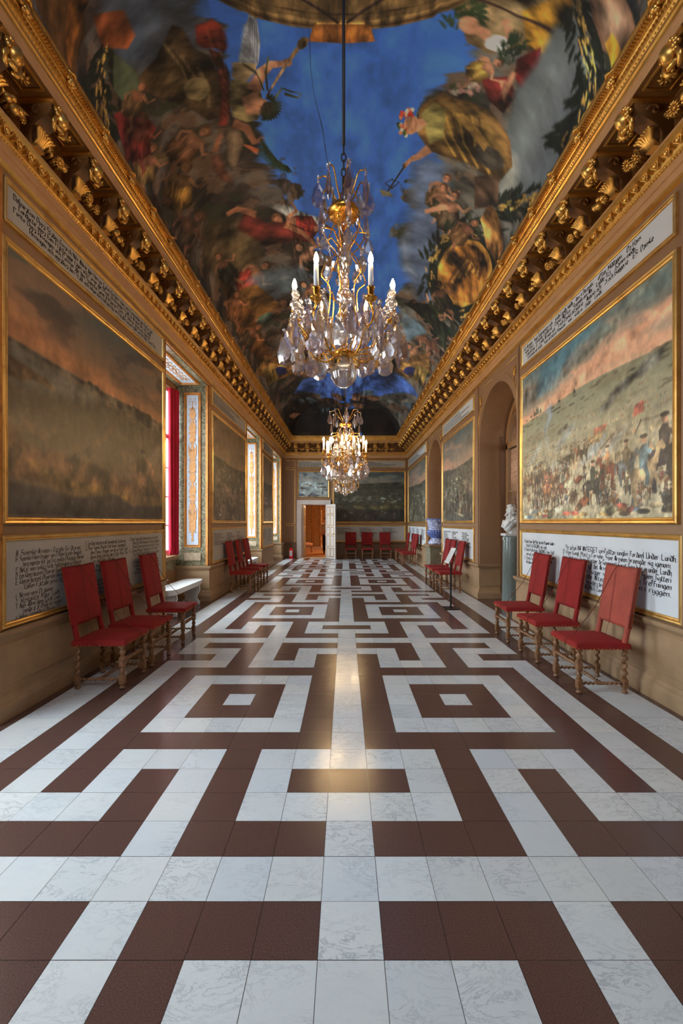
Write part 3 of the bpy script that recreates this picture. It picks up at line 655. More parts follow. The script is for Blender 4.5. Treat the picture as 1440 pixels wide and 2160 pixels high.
# --- left flank
P_([(190, -20), (420, -20), (440, 90), (330, 160), (250, 130), (215, 60)], (62, 76, 96), soft=10, al=.8)
P_([(60, -30), (175, -30), (180, 60), (160, 130), (140, 130), (110, 90)], (98, 66, 34)); P_([(150, -20), (195, -20), (165, 60), (150, 130), (135, 130)], (150, 92, 40), tex=.8)
P_([(195, 30), (260, 20), (285, 70), (270, 100), (215, 95)], (112, 62, 36), tex=.7)
leafy([(225, 90), (215, 150), (212, 210), (222, 270)], 40, 90, 2)
P_([(240, 110), (290, 150), (300, 210), (270, 230), (240, 180)], (62, 70, 52)); P_([(240, 230), (290, 220), (330, 270), (300, 330), (260, 300)], (88, 34, 30), tex=.8)
P_([(348, 82), (362, 50), (385, 55), (410, 100), (440, 115), (470, 165), (475, 240), (440, 255), (395, 225), (340, 205), (305, 190), (292, 160), (330, 120)], (96, 78, 52), tex=1.0, col2=(60, 46, 32))
for i in range(6): L_([(345 + i * 18, 90 + i * 12), (385 + i * 14, 140 + i * 12), (400 + i * 10, 200 + i * 6)], 4, (54, 42, 28) if i % 2 else (128, 108, 74))
E_(415, 185, 28, 24, (138, 122, 84), tex=.6)
P_([(412, 52), (436, 45), (446, 36), (462, 50), (476, 70), (480, 95), (472, 112), (452, 100), (430, 98), (414, 88)], (144, 58, 42), tex=.9, col2=(104, 36, 28))
P_([(440, 100), (462, 108), (484, 150), (488, 220), (478, 262), (462, 264), (466, 200), (462, 150)], (136, 58, 44), tex=.9, col2=(96, 38, 30))
for i in range(4): L_([(425 + i * 10, 60), (440 + i * 8, 100), (468 + i * 3, 160), (470 + i * 3, 250)], 2, (186, 96, 72) if i % 2 else (90, 32, 26), al=.6)
P_([(515, 50), (528, 18), (542, 40), (549, 90), (545, 130), (520, 150), (500, 140), (508, 100)], (136, 142, 150), tex=.5)
for i in range(6): L_([(512 + i * 6, 130), (517 + i * 5, 80), (524 + i * 3, 36)], 2.2, (86, 92, 102))
P_([(490, 130), (540, 135), (525, 165), (510, 178), (488, 160)], (168, 148, 110), tex=.5)
P_([(486, 165), (530, 172), (552, 200), (545, 250), (520, 256), (492, 246), (482, 210)], (140, 126, 84), tex=.8)
L_([(532, 190), (550, 152), (572, 134), (604, 132)], [30, 24, 18, 12], SK); E_(606, 130, 10, 9, SK)
L_([(562, 202), (600, 140), (628, 100)], [3, 6, 11], (150, 118, 80)); E_(638, 89, 15, 10, (122, 98, 58), ang=-.9); E_(641, 92, 7, 4, (60, 44, 26), ang=-.9)
P_([(510, 205), (540, 190), (552, 215), (545, 238), (520, 240)], SK); E_(552, 222, 20, 16, SK, ang=.4); E_(566, 232, 18, 20, (52, 44, 32))
for i in range(16):
    a = -1.4 + i * .22; L_([(562 + 14 * math.cos(a), 224 + 16 * math.sin(a)), (562 + 32 * math.cos(a), 224 + 30 * math.sin(a))], [9, 2], DG)
L_([(580, 204), (595, 184), (612, 190), (636, 196), (628, 204), (600, 196)], 4, (74, 78, 52)); L_([(556, 190), (548, 168), (512, 134)], 4, (66, 62, 44)); L_([(564, 190), (560, 150), (566, 118)], 4, (66, 66, 44))
P_([(478, 262), (505, 272), (514, 300), (498, 350), (487, 366), (478, 320)], (150, 128, 100), tex=.6, col2=(80, 66, 52))
L_([(492, 258), (520, 270), (536, 298), (556, 292)], [18, 18, 14, 10], SKD); L_([(514, 304), (545, 320)], [4, 12], (150, 82, 50))
for i in range(26):
    t = i / 25; x = 552 + 52 * t; y = 292 + 56 * t + 10 * math.sin(t * 3); L_([(x, y), (x + 8 + 6 * t, y + 34 - 20 * t)], [3.5, 1], (30, 44, 28))
    L_([(x, y), (x - 8 + 14 * t, y + 30 - 14 * t)], [3, 1], (36, 52, 32))
fig(320, 310, 17, .4, SKD, (104, 84, 50), wing=(120, 100, 66)); fig(432, 275, 20, .9, (120, 84, 60), (86, 60, 42)); fig(300, 250, 18, .2, (110, 60, 48), (96, 40, 34)); fig(392, 350, 20, .3, (100, 74, 50), (112, 84, 40))
P_([(446, 330), (462, 322), (474, 350), (489, 386), (470, 380), (452, 360)], (126, 80, 60), tex=.6, col2=(80, 52, 40), soft=2); L_([(452, 320), (462, 290), (470, 284)], [14, 10, 8], SKD)
fig(250, 350, 16, .1, (120, 84, 62), (70, 52, 38)); fig(350, 420, 18, 1.2, (92, 66, 48), (60, 54, 40)); fig(420, 455, 19, .8, (96, 68, 52), (54, 44, 34))
P_([(430, 480), (500, 460), (560, 500), (540, 590), (470, 600), (430, 550)], (78, 66, 46), soft=8, tex=.6)
P_([(560, 430), (600, 432), (650, 452), (690, 462), (660, 478), (610, 470)], (132, 134, 132), tex=.8, soft=3); fig(585, 462, 18, -1.2, (150, 104, 78), (128, 44, 36)); P_([(520, 440), (560, 470), (640, 480), (650, 500), (560, 520), (500, 480)], (92, 38, 32), tex=.9, col2=(60, 26, 22), soft=2)
L_([(600, 474), (640, 492), (668, 520)], [14, 10, 7], SKD); L_([(540, 452), (500, 440), (478, 452)], [16, 12, 8], SKD)
fig(630, 520, 17, -.8, (164, 120, 92), (70, 72, 56)); fig(560, 560, 16, .9, (140, 98, 74), (130, 52, 44)); fig(600, 640, 15, 1.2, (130, 92, 70), (60, 74, 66))
P_([(520, 590), (640, 560), (660, 610), (560, 640)], (88, 104, 118), soft=10, al=.7); P_([(470, 640), (540, 600), (600, 650), (520, 690)], (92, 66, 36), tex=.9)
P_([(460, 570), (520, 640), (560, 720), (590, 790), (570, 800), (500, 700)], (66, 44, 24), tex=.9)
# --- right flank
P_([(865, 350), (900, 330), (945, 350), (940, 480), (915, 560), (940, 640), (880, 640), (846, 560), (842, 520), (862, 480), (870, 420)], (84, 100, 128), soft=10, tex=.4)
P_([(842, 505), (862, 490), (858, 540), (876, 580), (852, 570)], (122, 138, 160), soft=5, tex=.3)
P_([(960, 10), (1040, -30), (1190, -30), (1200, 40), (1150, 120), (1100, 100), (1030, 110), (985, 90)], (138, 118, 84), tex=.9, col2=(92, 72, 46))
P_([(1100, 20), (1210, -20), (1200, 60), (1150, 110), (1110, 90)], (160, 116, 40), tex=.9)
leafy([(955, 60), (960, 30), (985, 18), (1010, 20)], 34, 70, 5, False, (44, 58, 36)); E_(988, 50, 22, 20, SK, ang=.5); L_([(1005, 60), (1030, 75)], 22, SK); L_([(1065, 40), (1075, 70), (1060, 100)], [18, 16, 12], SK); L_([(1000, -6), (1090, 30), (1170, 68)], 8, (60, 40, 34))
E_(1048, 90, 26, 18, (190, 186, 176), tex=.9); P_([(1090, 120), (1140, 100), (1136, 160), (1100, 190), (1085, 160)], (138, 36, 34), tex=.9, col2=(92, 24, 24)); leafy([(1060, 140), (1075, 100), (1095, 80)], 26, 50, 6, False, (32, 48, 32))
E_(1010, 148, 22, 24, (92, 62, 44)); E_(1022, 138, 16, 18, SK); P_([(1015, 165), (1070, 160), (1090, 200), (1060, 235), (1030, 210)], (118, 44, 40), tex=.9, col2=(80, 28, 26)); L_([(1060, 165), (1058, 205), (1085, 150)], [16, 15, 10], SK)
P_([(1085, 195), (1130, 130), (1170, 55), (1215, 40), (1262, 120), (1240, 240), (1180, 330), (1130, 395), (1050, 430), (1052, 380), (1062, 310)], (122, 130, 130), tex=.14, col2=(96, 104, 106), soft=3)
P_([(1130, 300), (1180, 150), (1230, 110), (1240, 220), (1170, 340), (1120, 395), (1090, 400)], (92, 98, 104), soft=22, tex=.18, al=.75); P_([(1062, 310), (1092, 330), (1088, 400), (1050, 430)], (186, 184, 164), soft=8, al=.6, tex=.3)
leafy([(1210, -10), (1225, 60), (1245, 130), (1250, 180), (1225, 250), (1190, 300)], 46, 190, 7); leafy([(1040, 440), (1080, 430), (1130, 405)], 34, 80, 8)
P_([(1235, -30), (1300, -30), (1340, 30), (1300, 110), (1270, 100), (1250, 40)], (176, 142, 112), tex=.5, col2=(122, 88, 66)); P_([(1290, 60), (1310, 90), (1290, 120), (1275, 90)], (232, 170, 60), tex=.4)
P_([(884, 232), (900, 212), (935, 192), (960, 205), (1000, 215), (1035, 235), (1075, 290), (1080, 350), (1045, 390), (1000, 350), (940, 330), (905, 318), (880, 280)], (132, 104, 54), tex=1.0, col2=(84, 62, 36))
for i in range(8): L_([(905 + i * 15, 225 + i * 3), (930 + i * 12, 280 + i * 5), (960 + i * 12, 330 + i * 6)], 5, (70, 52, 28) if i % 2 else (196, 154, 70), al=.8)
E_(1030, 330, 38, 22, (72, 66, 56), ang=.6, tex=.8); P_([(960, 250), (975, 235), (1030, 300), (1020, 320)], (170, 130, 66), tex=.6)
P_([(888, 240), (915, 215), (940, 230), (935, 290), (905, 305)], (120, 112, 66), tex=.8); E_(868, 262, 17, 20, SK, ang=.3); L_([(876, 270), (896, 255)], 16, SK)
rg_ = random.Random(5)
for i in range(34):
    a = rg_.uniform(1.8, 5.2); d_ = rg_.uniform(14, 26); E_(862 + d_ * math.cos(a) * .9, 258 + d_ * math.sin(a) * 1.2, 4, 4, rg_.choice([(190, 60, 50), (206, 120, 84), (200, 196, 176), (60, 76, 44)]))
L_([(905, 312), (880, 330), (850, 352)], [20, 13, 9], SK); L_([(852, 350), (812, 412)], 3, (44, 32, 28)); L_([(828, 376), (812, 386), (826, 396), (842, 384), (824, 378)], 2.5, (36, 32, 34)); P_([(800, 398), (822, 405), (830, 415), (806, 412)], (110, 104, 84))
for i in range(26): E_(950 + rg_.uniform(0, 60), 175 + rg_.uniform(-8, 22), 5, 5, rg_.choice([(60, 78, 50), (160, 120, 110), (176, 168, 150)]))
fig(942, 375, 15, .5, (168, 120, 92), (96, 74, 50)); fig(935, 395, 14, .2, SK, (58, 60, 40)); fig(958, 412, 16, .3, SK, (70, 58, 44)); L_([(945, 435), (915, 440), (896, 446)], [14, 10, 8], SK)
P_([(1000, 370), (1050, 370), (1050, 430), (1000, 440)], (78, 60, 46), tex=.9)
E_(978, 580, 76, 94, (30, 36, 28), ang=.25, tex=.8); leafy([(905, 560), (912, 620), (950, 660), (1000, 660)], 34, 70, 9); leafy([(905, 560), (930, 505), (980, 480), (1040, 500)], 34, 80, 10)
E_(980, 575, 58, 72, (196, 140, 62), ang=.25, tex=.5); E_(980, 575, 48, 62, (150, 98, 42), ang=.25, tex=.9)
for i in range(9): L_([(945 + i * 7, 600 - i * 4), (965 + i * 6, 560 + 8 * math.sin(i)), (985 + i * 3, 540 + i * 6)], 6, (212, 160, 78) if i % 2 else (96, 58, 26), al=.8)
P_([(1012, 460), (1030, 430), (1045, 440), (1060, 520), (1045, 560), (1025, 520)], (150, 104, 56), tex=.9)
fig(872, 640, 13, -1.0, SK, (78, 92, 44)); fig(905, 668, 13, -.6, (170, 124, 98), (40, 56, 40)); fig(895, 715, 13, -.9, (170, 120, 96), (150, 128, 110)); P_([(850, 640), (880, 660), (930, 730), (960, 740), (930, 680), (900, 640)], (48, 58, 40), tex=.9)
E_(852, 684, 10, 4, (178, 130, 60)); L_([(875, 710), (925, 745)], [12, 7], SKD); P_([(850, 660), (900, 700), (860, 720), (840, 690)], (104, 132, 150), soft=4, al=.8)
for (x, y, s, a_, sk, rb) in ((300, 180, 15, .5, SKD, (84, 66, 44)), (340, 470, 15, .3, SKD, (70, 50, 38)), (395, 520, 14, .9, (120, 84, 62), (84, 74, 50)), (460, 540, 13, -.5, (132, 94, 70), (60, 66, 58)), (500, 620, 12, .2, SKD, (96, 64, 40)), (545, 690, 11, .8, SKD, (74, 60, 44)), (640, 600, 12, -.9, SK, (96, 86, 60)), (600, 705, 11, -.4, SKD, (64, 72, 66)), (660, 690, 10, .5, SKD, (110, 60, 44)),
        (1050, 130, 15, 1.2, SK, (150, 120, 60)), (905, 745, 11, .4, SKD, (70, 84, 60)), (862, 730, 10, -.8, SK, (110, 90, 66)), (1000, 470, 13, .9, SKD, (96, 70, 44)), (925, 600, 12, -.2, SKD, (60, 56, 40)), (820, 740, 9, .3, SKD, (70, 56, 44)), (640, 745, 9, -.3, SKD, (70, 56, 44))): fig(x, y, s, a_, sk, rb)
# painted arch across the vault and the plinths beside it
for k, (col, w0) in enumerate((((92, 66, 38), 44), ((132, 98, 56), 16))): L_([(545, 770), (590, 778), (640, 770), (725, 762), (810, 768), (860, 776), (905, 765)], w0, col, tex=.8)
for s_ in (1, -1):
    x = 728 + s_ * 150; E_(x - s_ * 14, 782, 13, 9, (34, 40, 84)); P_([(x, 770), (x + s_ * 26, 780), (x + s_ * 12, 815), (x - s_ * 10, 800)], (136, 112, 60), tex=.5)
    L_([(x + s_ * 4, 778), (x - s_ * 2, 802)], 3, (88, 70, 38)); L_([(x + s_ * 12, 782), (x + s_ * 6, 806)], 3, (88, 70, 38))
P_([(640, 800), (728, 788), (860, 806), (885, 840), (800, 836), (690, 850), (620, 830)], (66, 96, 168), tex=.5, soft=3)
for i in range(26): rr = rg_.uniform(0, 1); E_(620 + 250 * rr, 850 + rg_.uniform(-10, 30) - 18 * math.sin(rr * 3.1), 16, 6, rg_.choice([(70, 50, 38), (50, 42, 36), (84, 60, 44), (56, 66, 72)]), ang=rg_.uniform(-.6, .6), tex=.9)
P_([(590, 905), (640, 872), (728, 862), (820, 872), (870, 905), (840, 925), (620, 925)], (24, 18, 17), soft=4, tex=.6)
# painted oculus overhead
ring = [(725 + 300 * math.cos(t), -60 + 122 * math.sin(t)) for t in np.linspace(0, PI, 22)]
P_([(1025, -110)] + ring + [(425, -110)], (104, 82, 50), tex=.5); 
for k, (dy, w0, col) in enumerate(((-7, 5, (70, 50, 30)), (-18, 6, (140, 112, 70)), (-34, 3, (60, 44, 26)))): L_([(x, y + dy) for x, y in ring], w0, col)
P_([(650, 84), (660, 56), (668, 44), (770, 44), (782, 56), (790, 84), (725, 91)], (190, 118, 52), tex=.4, col2=(128, 76, 34)); L_([(650, 82), (725, 88), (790, 82)], 5, (150, 88, 38)); L_([(668, 46), (770, 46)], 4, (240, 180, 96))
for s_ in (1, -1): L_([(722 + s_ * 90, -8), (722 + s_ * 40, 22), (722 + s_ * 8, 48)], [6, 9, 4], (52, 38, 34))
L_([(652, 60), (655, 140), (662, 200), (680, 270), (690, 340)], 1.3, (34, 52, 96))
P3 = np.stack([xx, yy, zc(xx, yy)], -1)
struct(cv.grid('ceiling', P3, M['fresco'], None, 1.5))
rf = MB(); rf.box((-3.6, YN - .2, 6.2), (4.6, YF + .4, 6.3)); struct(rf.build('roof_slab', M['dkvoid']))

# ------------------------------------------------------------------ cornice on three sides
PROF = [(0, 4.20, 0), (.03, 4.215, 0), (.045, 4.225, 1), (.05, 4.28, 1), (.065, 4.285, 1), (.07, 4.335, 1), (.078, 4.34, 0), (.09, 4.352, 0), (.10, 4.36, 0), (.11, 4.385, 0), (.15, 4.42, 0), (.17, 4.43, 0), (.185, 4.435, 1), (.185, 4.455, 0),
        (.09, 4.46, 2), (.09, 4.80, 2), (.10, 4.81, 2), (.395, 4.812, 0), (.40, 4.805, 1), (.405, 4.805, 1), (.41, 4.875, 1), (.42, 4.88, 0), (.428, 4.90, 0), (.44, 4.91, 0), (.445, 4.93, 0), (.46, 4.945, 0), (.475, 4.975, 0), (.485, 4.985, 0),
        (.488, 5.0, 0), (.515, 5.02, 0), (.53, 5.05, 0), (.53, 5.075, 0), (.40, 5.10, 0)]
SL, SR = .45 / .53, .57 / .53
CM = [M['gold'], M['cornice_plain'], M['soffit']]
def cornice(pf0, pf1):
    m_ = MB(); n = len(PROF)
    for i in range(n - 1):
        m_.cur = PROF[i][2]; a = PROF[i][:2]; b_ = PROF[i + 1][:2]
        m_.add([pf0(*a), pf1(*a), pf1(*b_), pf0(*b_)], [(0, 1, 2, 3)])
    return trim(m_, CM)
cL = cornice(lambda n, z: (XL + n * SL, YN, z), lambda n, z: (XL + n * SL, YF - n * SR, z))
cR = cornice(lambda n, z: (XR - n * SR, YN, z), lambda n, z: (XR - n * SR, YF - n * SR, z))
cF = cornice(lambda n, z: (XL + n * SL, YF - n * SR, z), lambda n, z: (XR - n * SR, YF - n * SR, z))
def eggs(n):
    m_ = MB(); k = 0; x = 0
    while x < n:
        m_.sph((x, 4.40, .135), .026, seg=7, rings=5, sc=(.85, 1.15, .8)); m_.tube([(x - .04, 4.43, .155), (x - .035, 4.395, .14), (x, 4.365, .115), (x + .035, 4.395, .14), (x + .04, 4.43, .155)], .006, 4)
        m_.box((x + .054, 4.375, .11), (x + .062, 4.43, .155)); x += .121
    x = 0
    while x < n: m_.sph((x, 4.346, .087), .0105, seg=5, rings=3); x += .0285
    x = 0
    while x < n: m_.sph((x, 4.937, .452), .0085, seg=5, rings=3); m_.box((x + .01, 4.955, .468), (x + .02, 4.975, .48)); x += .0285
    x = 0
    while x < n: m_.box((x, 5.0, .485), (x + .012, 5.035, .528)); x += .024      # gadroons of the crowning torus
    return m_
def bracket():
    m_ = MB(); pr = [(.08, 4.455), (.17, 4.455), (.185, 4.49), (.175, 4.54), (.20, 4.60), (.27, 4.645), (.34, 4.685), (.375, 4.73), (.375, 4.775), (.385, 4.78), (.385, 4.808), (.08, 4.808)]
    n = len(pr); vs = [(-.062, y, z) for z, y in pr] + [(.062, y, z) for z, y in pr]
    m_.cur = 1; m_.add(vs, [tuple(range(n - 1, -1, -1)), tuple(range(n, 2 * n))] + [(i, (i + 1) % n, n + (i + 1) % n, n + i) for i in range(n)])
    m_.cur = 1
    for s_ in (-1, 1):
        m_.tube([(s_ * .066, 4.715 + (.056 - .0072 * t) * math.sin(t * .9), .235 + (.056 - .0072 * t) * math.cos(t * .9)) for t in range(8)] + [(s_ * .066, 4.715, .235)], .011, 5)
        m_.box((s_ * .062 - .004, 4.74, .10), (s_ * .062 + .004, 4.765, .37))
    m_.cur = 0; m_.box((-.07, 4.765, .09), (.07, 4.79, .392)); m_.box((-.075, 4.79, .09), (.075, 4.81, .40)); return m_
def mask():
    m_ = MB(); cy, cz = 4.69, .425
    def fn(d):
        f = 1.0
        f += .20 * math.exp(-((d.x / .16) ** 2 + ((d.y + .08) / .20) ** 2)) * max(0, d.z)            # nose
        f -= .12 * math.exp(-(((abs(d.x) - .38) / .18) ** 2 + ((d.y - .16) / .14) ** 2)) * max(0, d.z)  # eye sockets
        f += .07 * math.exp(-((d.x / .25) ** 2 + ((d.y + .62) / .16) ** 2)) * max(0, d.z)             # chin
        f += .06 * math.exp(-(((abs(d.x) - .5) / .2) ** 2 + ((d.y + .25) / .2) ** 2)) * max(0, d.z)
        return f
    m_.sph((0, cy, cz), .058, seg=16, rings=12, sc=(.86, 1.2, .95), fn=fn)
    for i in range(11):
        a = PI * (i - 1.5) / 8.0; m_.sph((.056 * math.cos(a), cy + .018 + .056 * math.sin(a), cz - .008 + .012 * math.sin(i * 2.1)), .021, seg=6, rings=5)
    for s_ in (-1, 1): m_.tube([(s_ * .05, cy - .02, cz - .01), (s_ * .07, cy - .06, cz - .02), (s_ * .05, cy - .095, cz - .035), (s_ * .02, cy - .10, cz - .05)], [.016, .02, .018, .01], 6)
    m_.tube([(-.055, cy - .06, cz - .035), (0, cy - .085, cz - .005), (.055, cy - .06, cz - .035)], [.012, .026, .012], 6)   # scarf under the chin
    return m_
def shell():
    m_ = MB()
    for i in range(7):
        a = (i - 3) * .33; m_.tube([(0.012 * (i - 3), 4.47, .185), (.05 * math.sin(a) * .8, 4.52, .235), (.085 * math.sin(a), 4.555 + .03 * math.cos(a), .265), (.10 * math.sin(a), 4.56 + .015 * math.cos(a), .295)], [.010, .017, .018, .007], 5)
    m_.box((-.045, 4.456, .15), (.045, 4.475, .225)); return m_
def flower(m_, cx, cy, cz, r, pet=11, tilt=0):
    T = Matrix.Translation((cx, cy, cz)) @ Matrix.Rotation(.55 + tilt, 4, 'X')
    for i in range(pet):
        a = 2 * PI * i / pet; m_.tube([(r * .3 * math.cos(a), r * .3 * math.sin(a), .006), (r * .7 * math.cos(a), r * .7 * math.sin(a), .012), (r * math.cos(a), r * math.sin(a), .0)], [r * .10, r * .19, r * .05], 5, T)
    m_.sph((0, 0, .008), r * .34, T, 8, 5, (1, 1, .6))
def festoon(kind):
    m_ = MB()
    for i in range(9):
        t = i / 8 * 2 - 1; y = 4.60 - .07 * (1 - t * t); m_.tube([(t * .12, y, .13), (t * .12 + .02 * math.sin(i * 3), y + .03, .19), (t * .12 + .03 * math.sin(i * 5), y + .035, .205)], [.012, .022, .004], 5)
    if kind == 0: flower(m_, -.055, 4.585, .205, .055); flower(m_, .055, 4.55, .21, .046, 9); flower(m_, .01, 4.64, .17, .035, 8)
    elif kind == 1:
        for (a, b_, r) in ((-.06, 4.58, .036), (0, 4.555, .042), (.055, 4.59, .034), (-.01, 4.62, .03)): m_.sph((a, b_, .195), r, seg=9, rings=7)
        flower(m_, .09, 4.56, .19, .032, 8)
    else: flower(m_, 0, 4.565, .21, .052, 12); flower(m_, -.085, 4.60, .185, .036, 8); m_.sph((.075, 4.58, .19), .038, seg=9, rings=7); m_.sph((.045, 4.625, .17), .026, seg=8, rings=6)
    return m_
def rosette():
    m_ = MB(); m_.frame(-.10, .175, .10, .345, [(0, 4.805), (.004, 4.797), (.016, 4.797), (.02, 4.811)], Matrix(((1, 0, 0, 0), (0, 0, 1, 0), (0, 1, 0, 0), (0, 0, 0, 1))))
    for i in range(9):
        a = 2 * PI * i / 9; m_.tube([(.015 * math.cos(a), 4.792, .26 + .015 * math.sin(a)), (.045 * math.cos(a), 4.782, .26 + .045 * math.sin(a)), (.064 * math.cos(a), 4.802, .26 + .064 * math.sin(a))], [.008, .016, .006], 5)
    m_.sph((0, 4.785, .26), .02, seg=8, rings=6); return m_
def knob():
    m_ = MB(); m_.sph((0, 5.0, .512), .032, seg=8, rings=6)
    for i in range(6): a = 2 * PI * i / 6; m_.sph((.038 * math.cos(a), 5.002 + .030 * math.sin(a), .512), .017, seg=6, rings=5)
    m_.tube([(-.045, 5.045, .52), (0, 5.055, .545), (.045, 5.045, .52)], [.008, .018, .008], 5); m_.tube([(0, 4.985, .50), (0, 4.955, .492)], [.014, .005], 5); return m_
mE = eggs(YF - 2.2).mesh('egg_and_dart', M['gold']); mEf = eggs(XR - XL - .25).mesh('egg_and_dart', M['gold'])
mB = bracket().mesh('console_bracket', [M['gold'], M['soffit']]); mM = mask().mesh('mask_head', M['gold']); mS = shell().mesh('shell_leaf', M['gold'])
mF = [festoon(k).mesh('flower_festoon', M['gold']) for k in range(3)]; mR = rosette().mesh('soffit_rosette', M['gold']); mK = knob().mesh('torus_knob', M['gold'])
def place(me, name, parent, T): ob = link(name, me, parent); ob.matrix_world = T; return ob
def dress(parent, base, scz, along, n0, n1, step, start):
    S = Matrix.Diagonal((1, 1, scz, 1)); k = n0; i = 0
    while k < n1:
        T = base @ Matrix.Translation((k * along, 0, 0)) @ S
        for (me_, nm) in ((mB, 'console_bracket'), (mM, 'mask_head'), (mS, 'shell_leaf'), (mK, 'torus_knob')): place(me_, nm, parent, T)
        T2 = base @ Matrix.Translation(((k + step / 2) * along, 0, 0)) @ S
        place(mF[(i * 7 + start) % 3], 'flower_festoon', parent, T2); place(mR, 'soffit_rosette', parent, T2); k += step; i += 1
dress(cL, TL, SL, 1, 2.436, 17.6, .484, 0); dress(cR, TR, SR, -1, 2.436, 17.6, .484, 1); dress(cF, TF, SR, 1, -2.05, 2.1, .47, 2)
place(mE, 'egg_and_dart', cL, TL @ Matrix.Translation((2.2, 0, 0)) @ Matrix.Diagonal((1, 1, SL, 1)))
place(mE, 'egg_and_dart', cR, TR @ Matrix.Translation((-YF + .15, 0, 0)) @ Matrix.Diagonal((1, 1, SR, 1)))
place(mEf, 'egg_and_dart', cF, TF @ Matrix.Translation((XL + .12, 0, 0)) @ Matrix.Diagonal((1, 1, SR, 1)))

# ------------------------------------------------------------------ window niches
FR = [(.0, .0), (.0, .014), (.012, .024), (.024, .018), (.030, .026), (.046, .028), (.052, .0)]
GF = [(.0, .012), (.006, .026), (.016, .030), (.024, .022), (.032, .034), (.046, .038), (.056, .030), (.060, .0)]
def sc_prof(p, k, kn=1): return [(a * k, b_ * kn) for a, b_ in p]
def trophies(m_, w_, h, T, n=.008):
    """garland of arms hanging from a bow: helmets, shields, flags, quivers"""
    def P(pts, k=1): m_.poly([(x * w_, y * h) for x, y in pts], n, n + .004 * k, T)
    def L(x0, y0, x1, y1, t):
        d = Vector((x1 - x0) * w_ and ((x1 - x0) * w_, (y1 - y0) * h) or (0, (y1 - y0) * h)); q = Vector((-d.y, d.x)).normalized() * t; m_.poly([(x0 * w_ - q.x, y0 * h - q.y), (x1 * w_ - q.x, y1 * h - q.y), (x1 * w_ + q.x, y1 * h + q.y), (x0 * w_ + q.x, y0 * h + q.y)], n, n + .003, T)
    def D(x, y, r, s=1.0, k=1, seg=12): m_.poly([(x * w_ + r * w_ * math.cos(2 * PI * i / seg), y * h + r * s * w_ * math.sin(2 * PI * i / seg)) for i in range(seg)], n, n + .004 * k, T)
    cx = .5
    for s in (-1, 1):
        for (a, b_, r) in ((.2, .975, .11), (.30, .955, .08)): 
            for i in range(10): t = i / 10 * 2 * PI; D(cx + s * (a + r * math.cos(t)), b_ + .012 * math.sin(t), .028, seg=6)
    L(cx, .97, cx, .90, .012 * w_ / .3); L(cx, .93, cx, .05, .022)
    rgl = random.Random(3)
    for j, y in enumerate((.88, .79, .715, .615, .53, .45, .36, .255, .185, .12)):
        kind = j % 5
        for s in (-1, 1):
            for q in range(4): L(cx, y - .02, cx + s * (.18 + .07 * q), y + .045 - .018 * q, .0045)
            P([(cx, y - .02), (cx + s * .2, y - .03), (cx + s * .34, y - .004), (cx + s * .24, y + .012), (cx, y + .012)], 1)
        if kind == 0: P([(cx - .26, y - .02), (cx - .2, y + .025), (cx + .05, y + .034), (cx + .28, y + .018), (cx + .36, y), (cx + .28, y - .012), (cx + .24, y - .03), (cx - .05, y - .034)], 2.2); P([(cx - .1, y + .03), (cx + .0, y + .045), (cx - .3, y + .03)], 2)
        elif kind == 1: P([(cx - .36, y), (cx - .2, y + .024), (cx + .3, y + .026), (cx + .38, y), (cx + .28, y - .03), (cx - .2, y - .036)], 2.2); P([(cx - .28, y - .035), (cx + .25, y - .035), (cx + .3, y - .062), (cx - .2, y - .065)], 1.5)
        elif kind == 2: D(cx, y, .30, 1.15, 2.2); D(cx, y, .17, 1.15, 3.2); 
        elif kind == 3:
            for s in (-1, 1): P([(cx, y - .04), (cx + s * .42, y + .055), (cx + s * .40, y + .002), (cx + s * .3, y - .03), (cx + s * .1, y - .055)], 2)
            D(cx, y - .01, .2, 1.3, 3)
        else: P([(cx - .3, y + .02), (cx + .22, y + .035), (cx + .36, y + .005), (cx + .26, y - .04), (cx - .1, y - .05), (cx - .34, y - .02)], 2.2); D(cx + .05, y, .15, 1.3, 3.2)
        L(cx - .4, y - .05, cx + .42, y + .05, .006); L(cx + .38, y - .05, cx - .38, y + .045, .006)
    P([(cx - .02, .06), (cx + .02, .06), (cx + .12, .015), (cx - .12, .015)], 2)
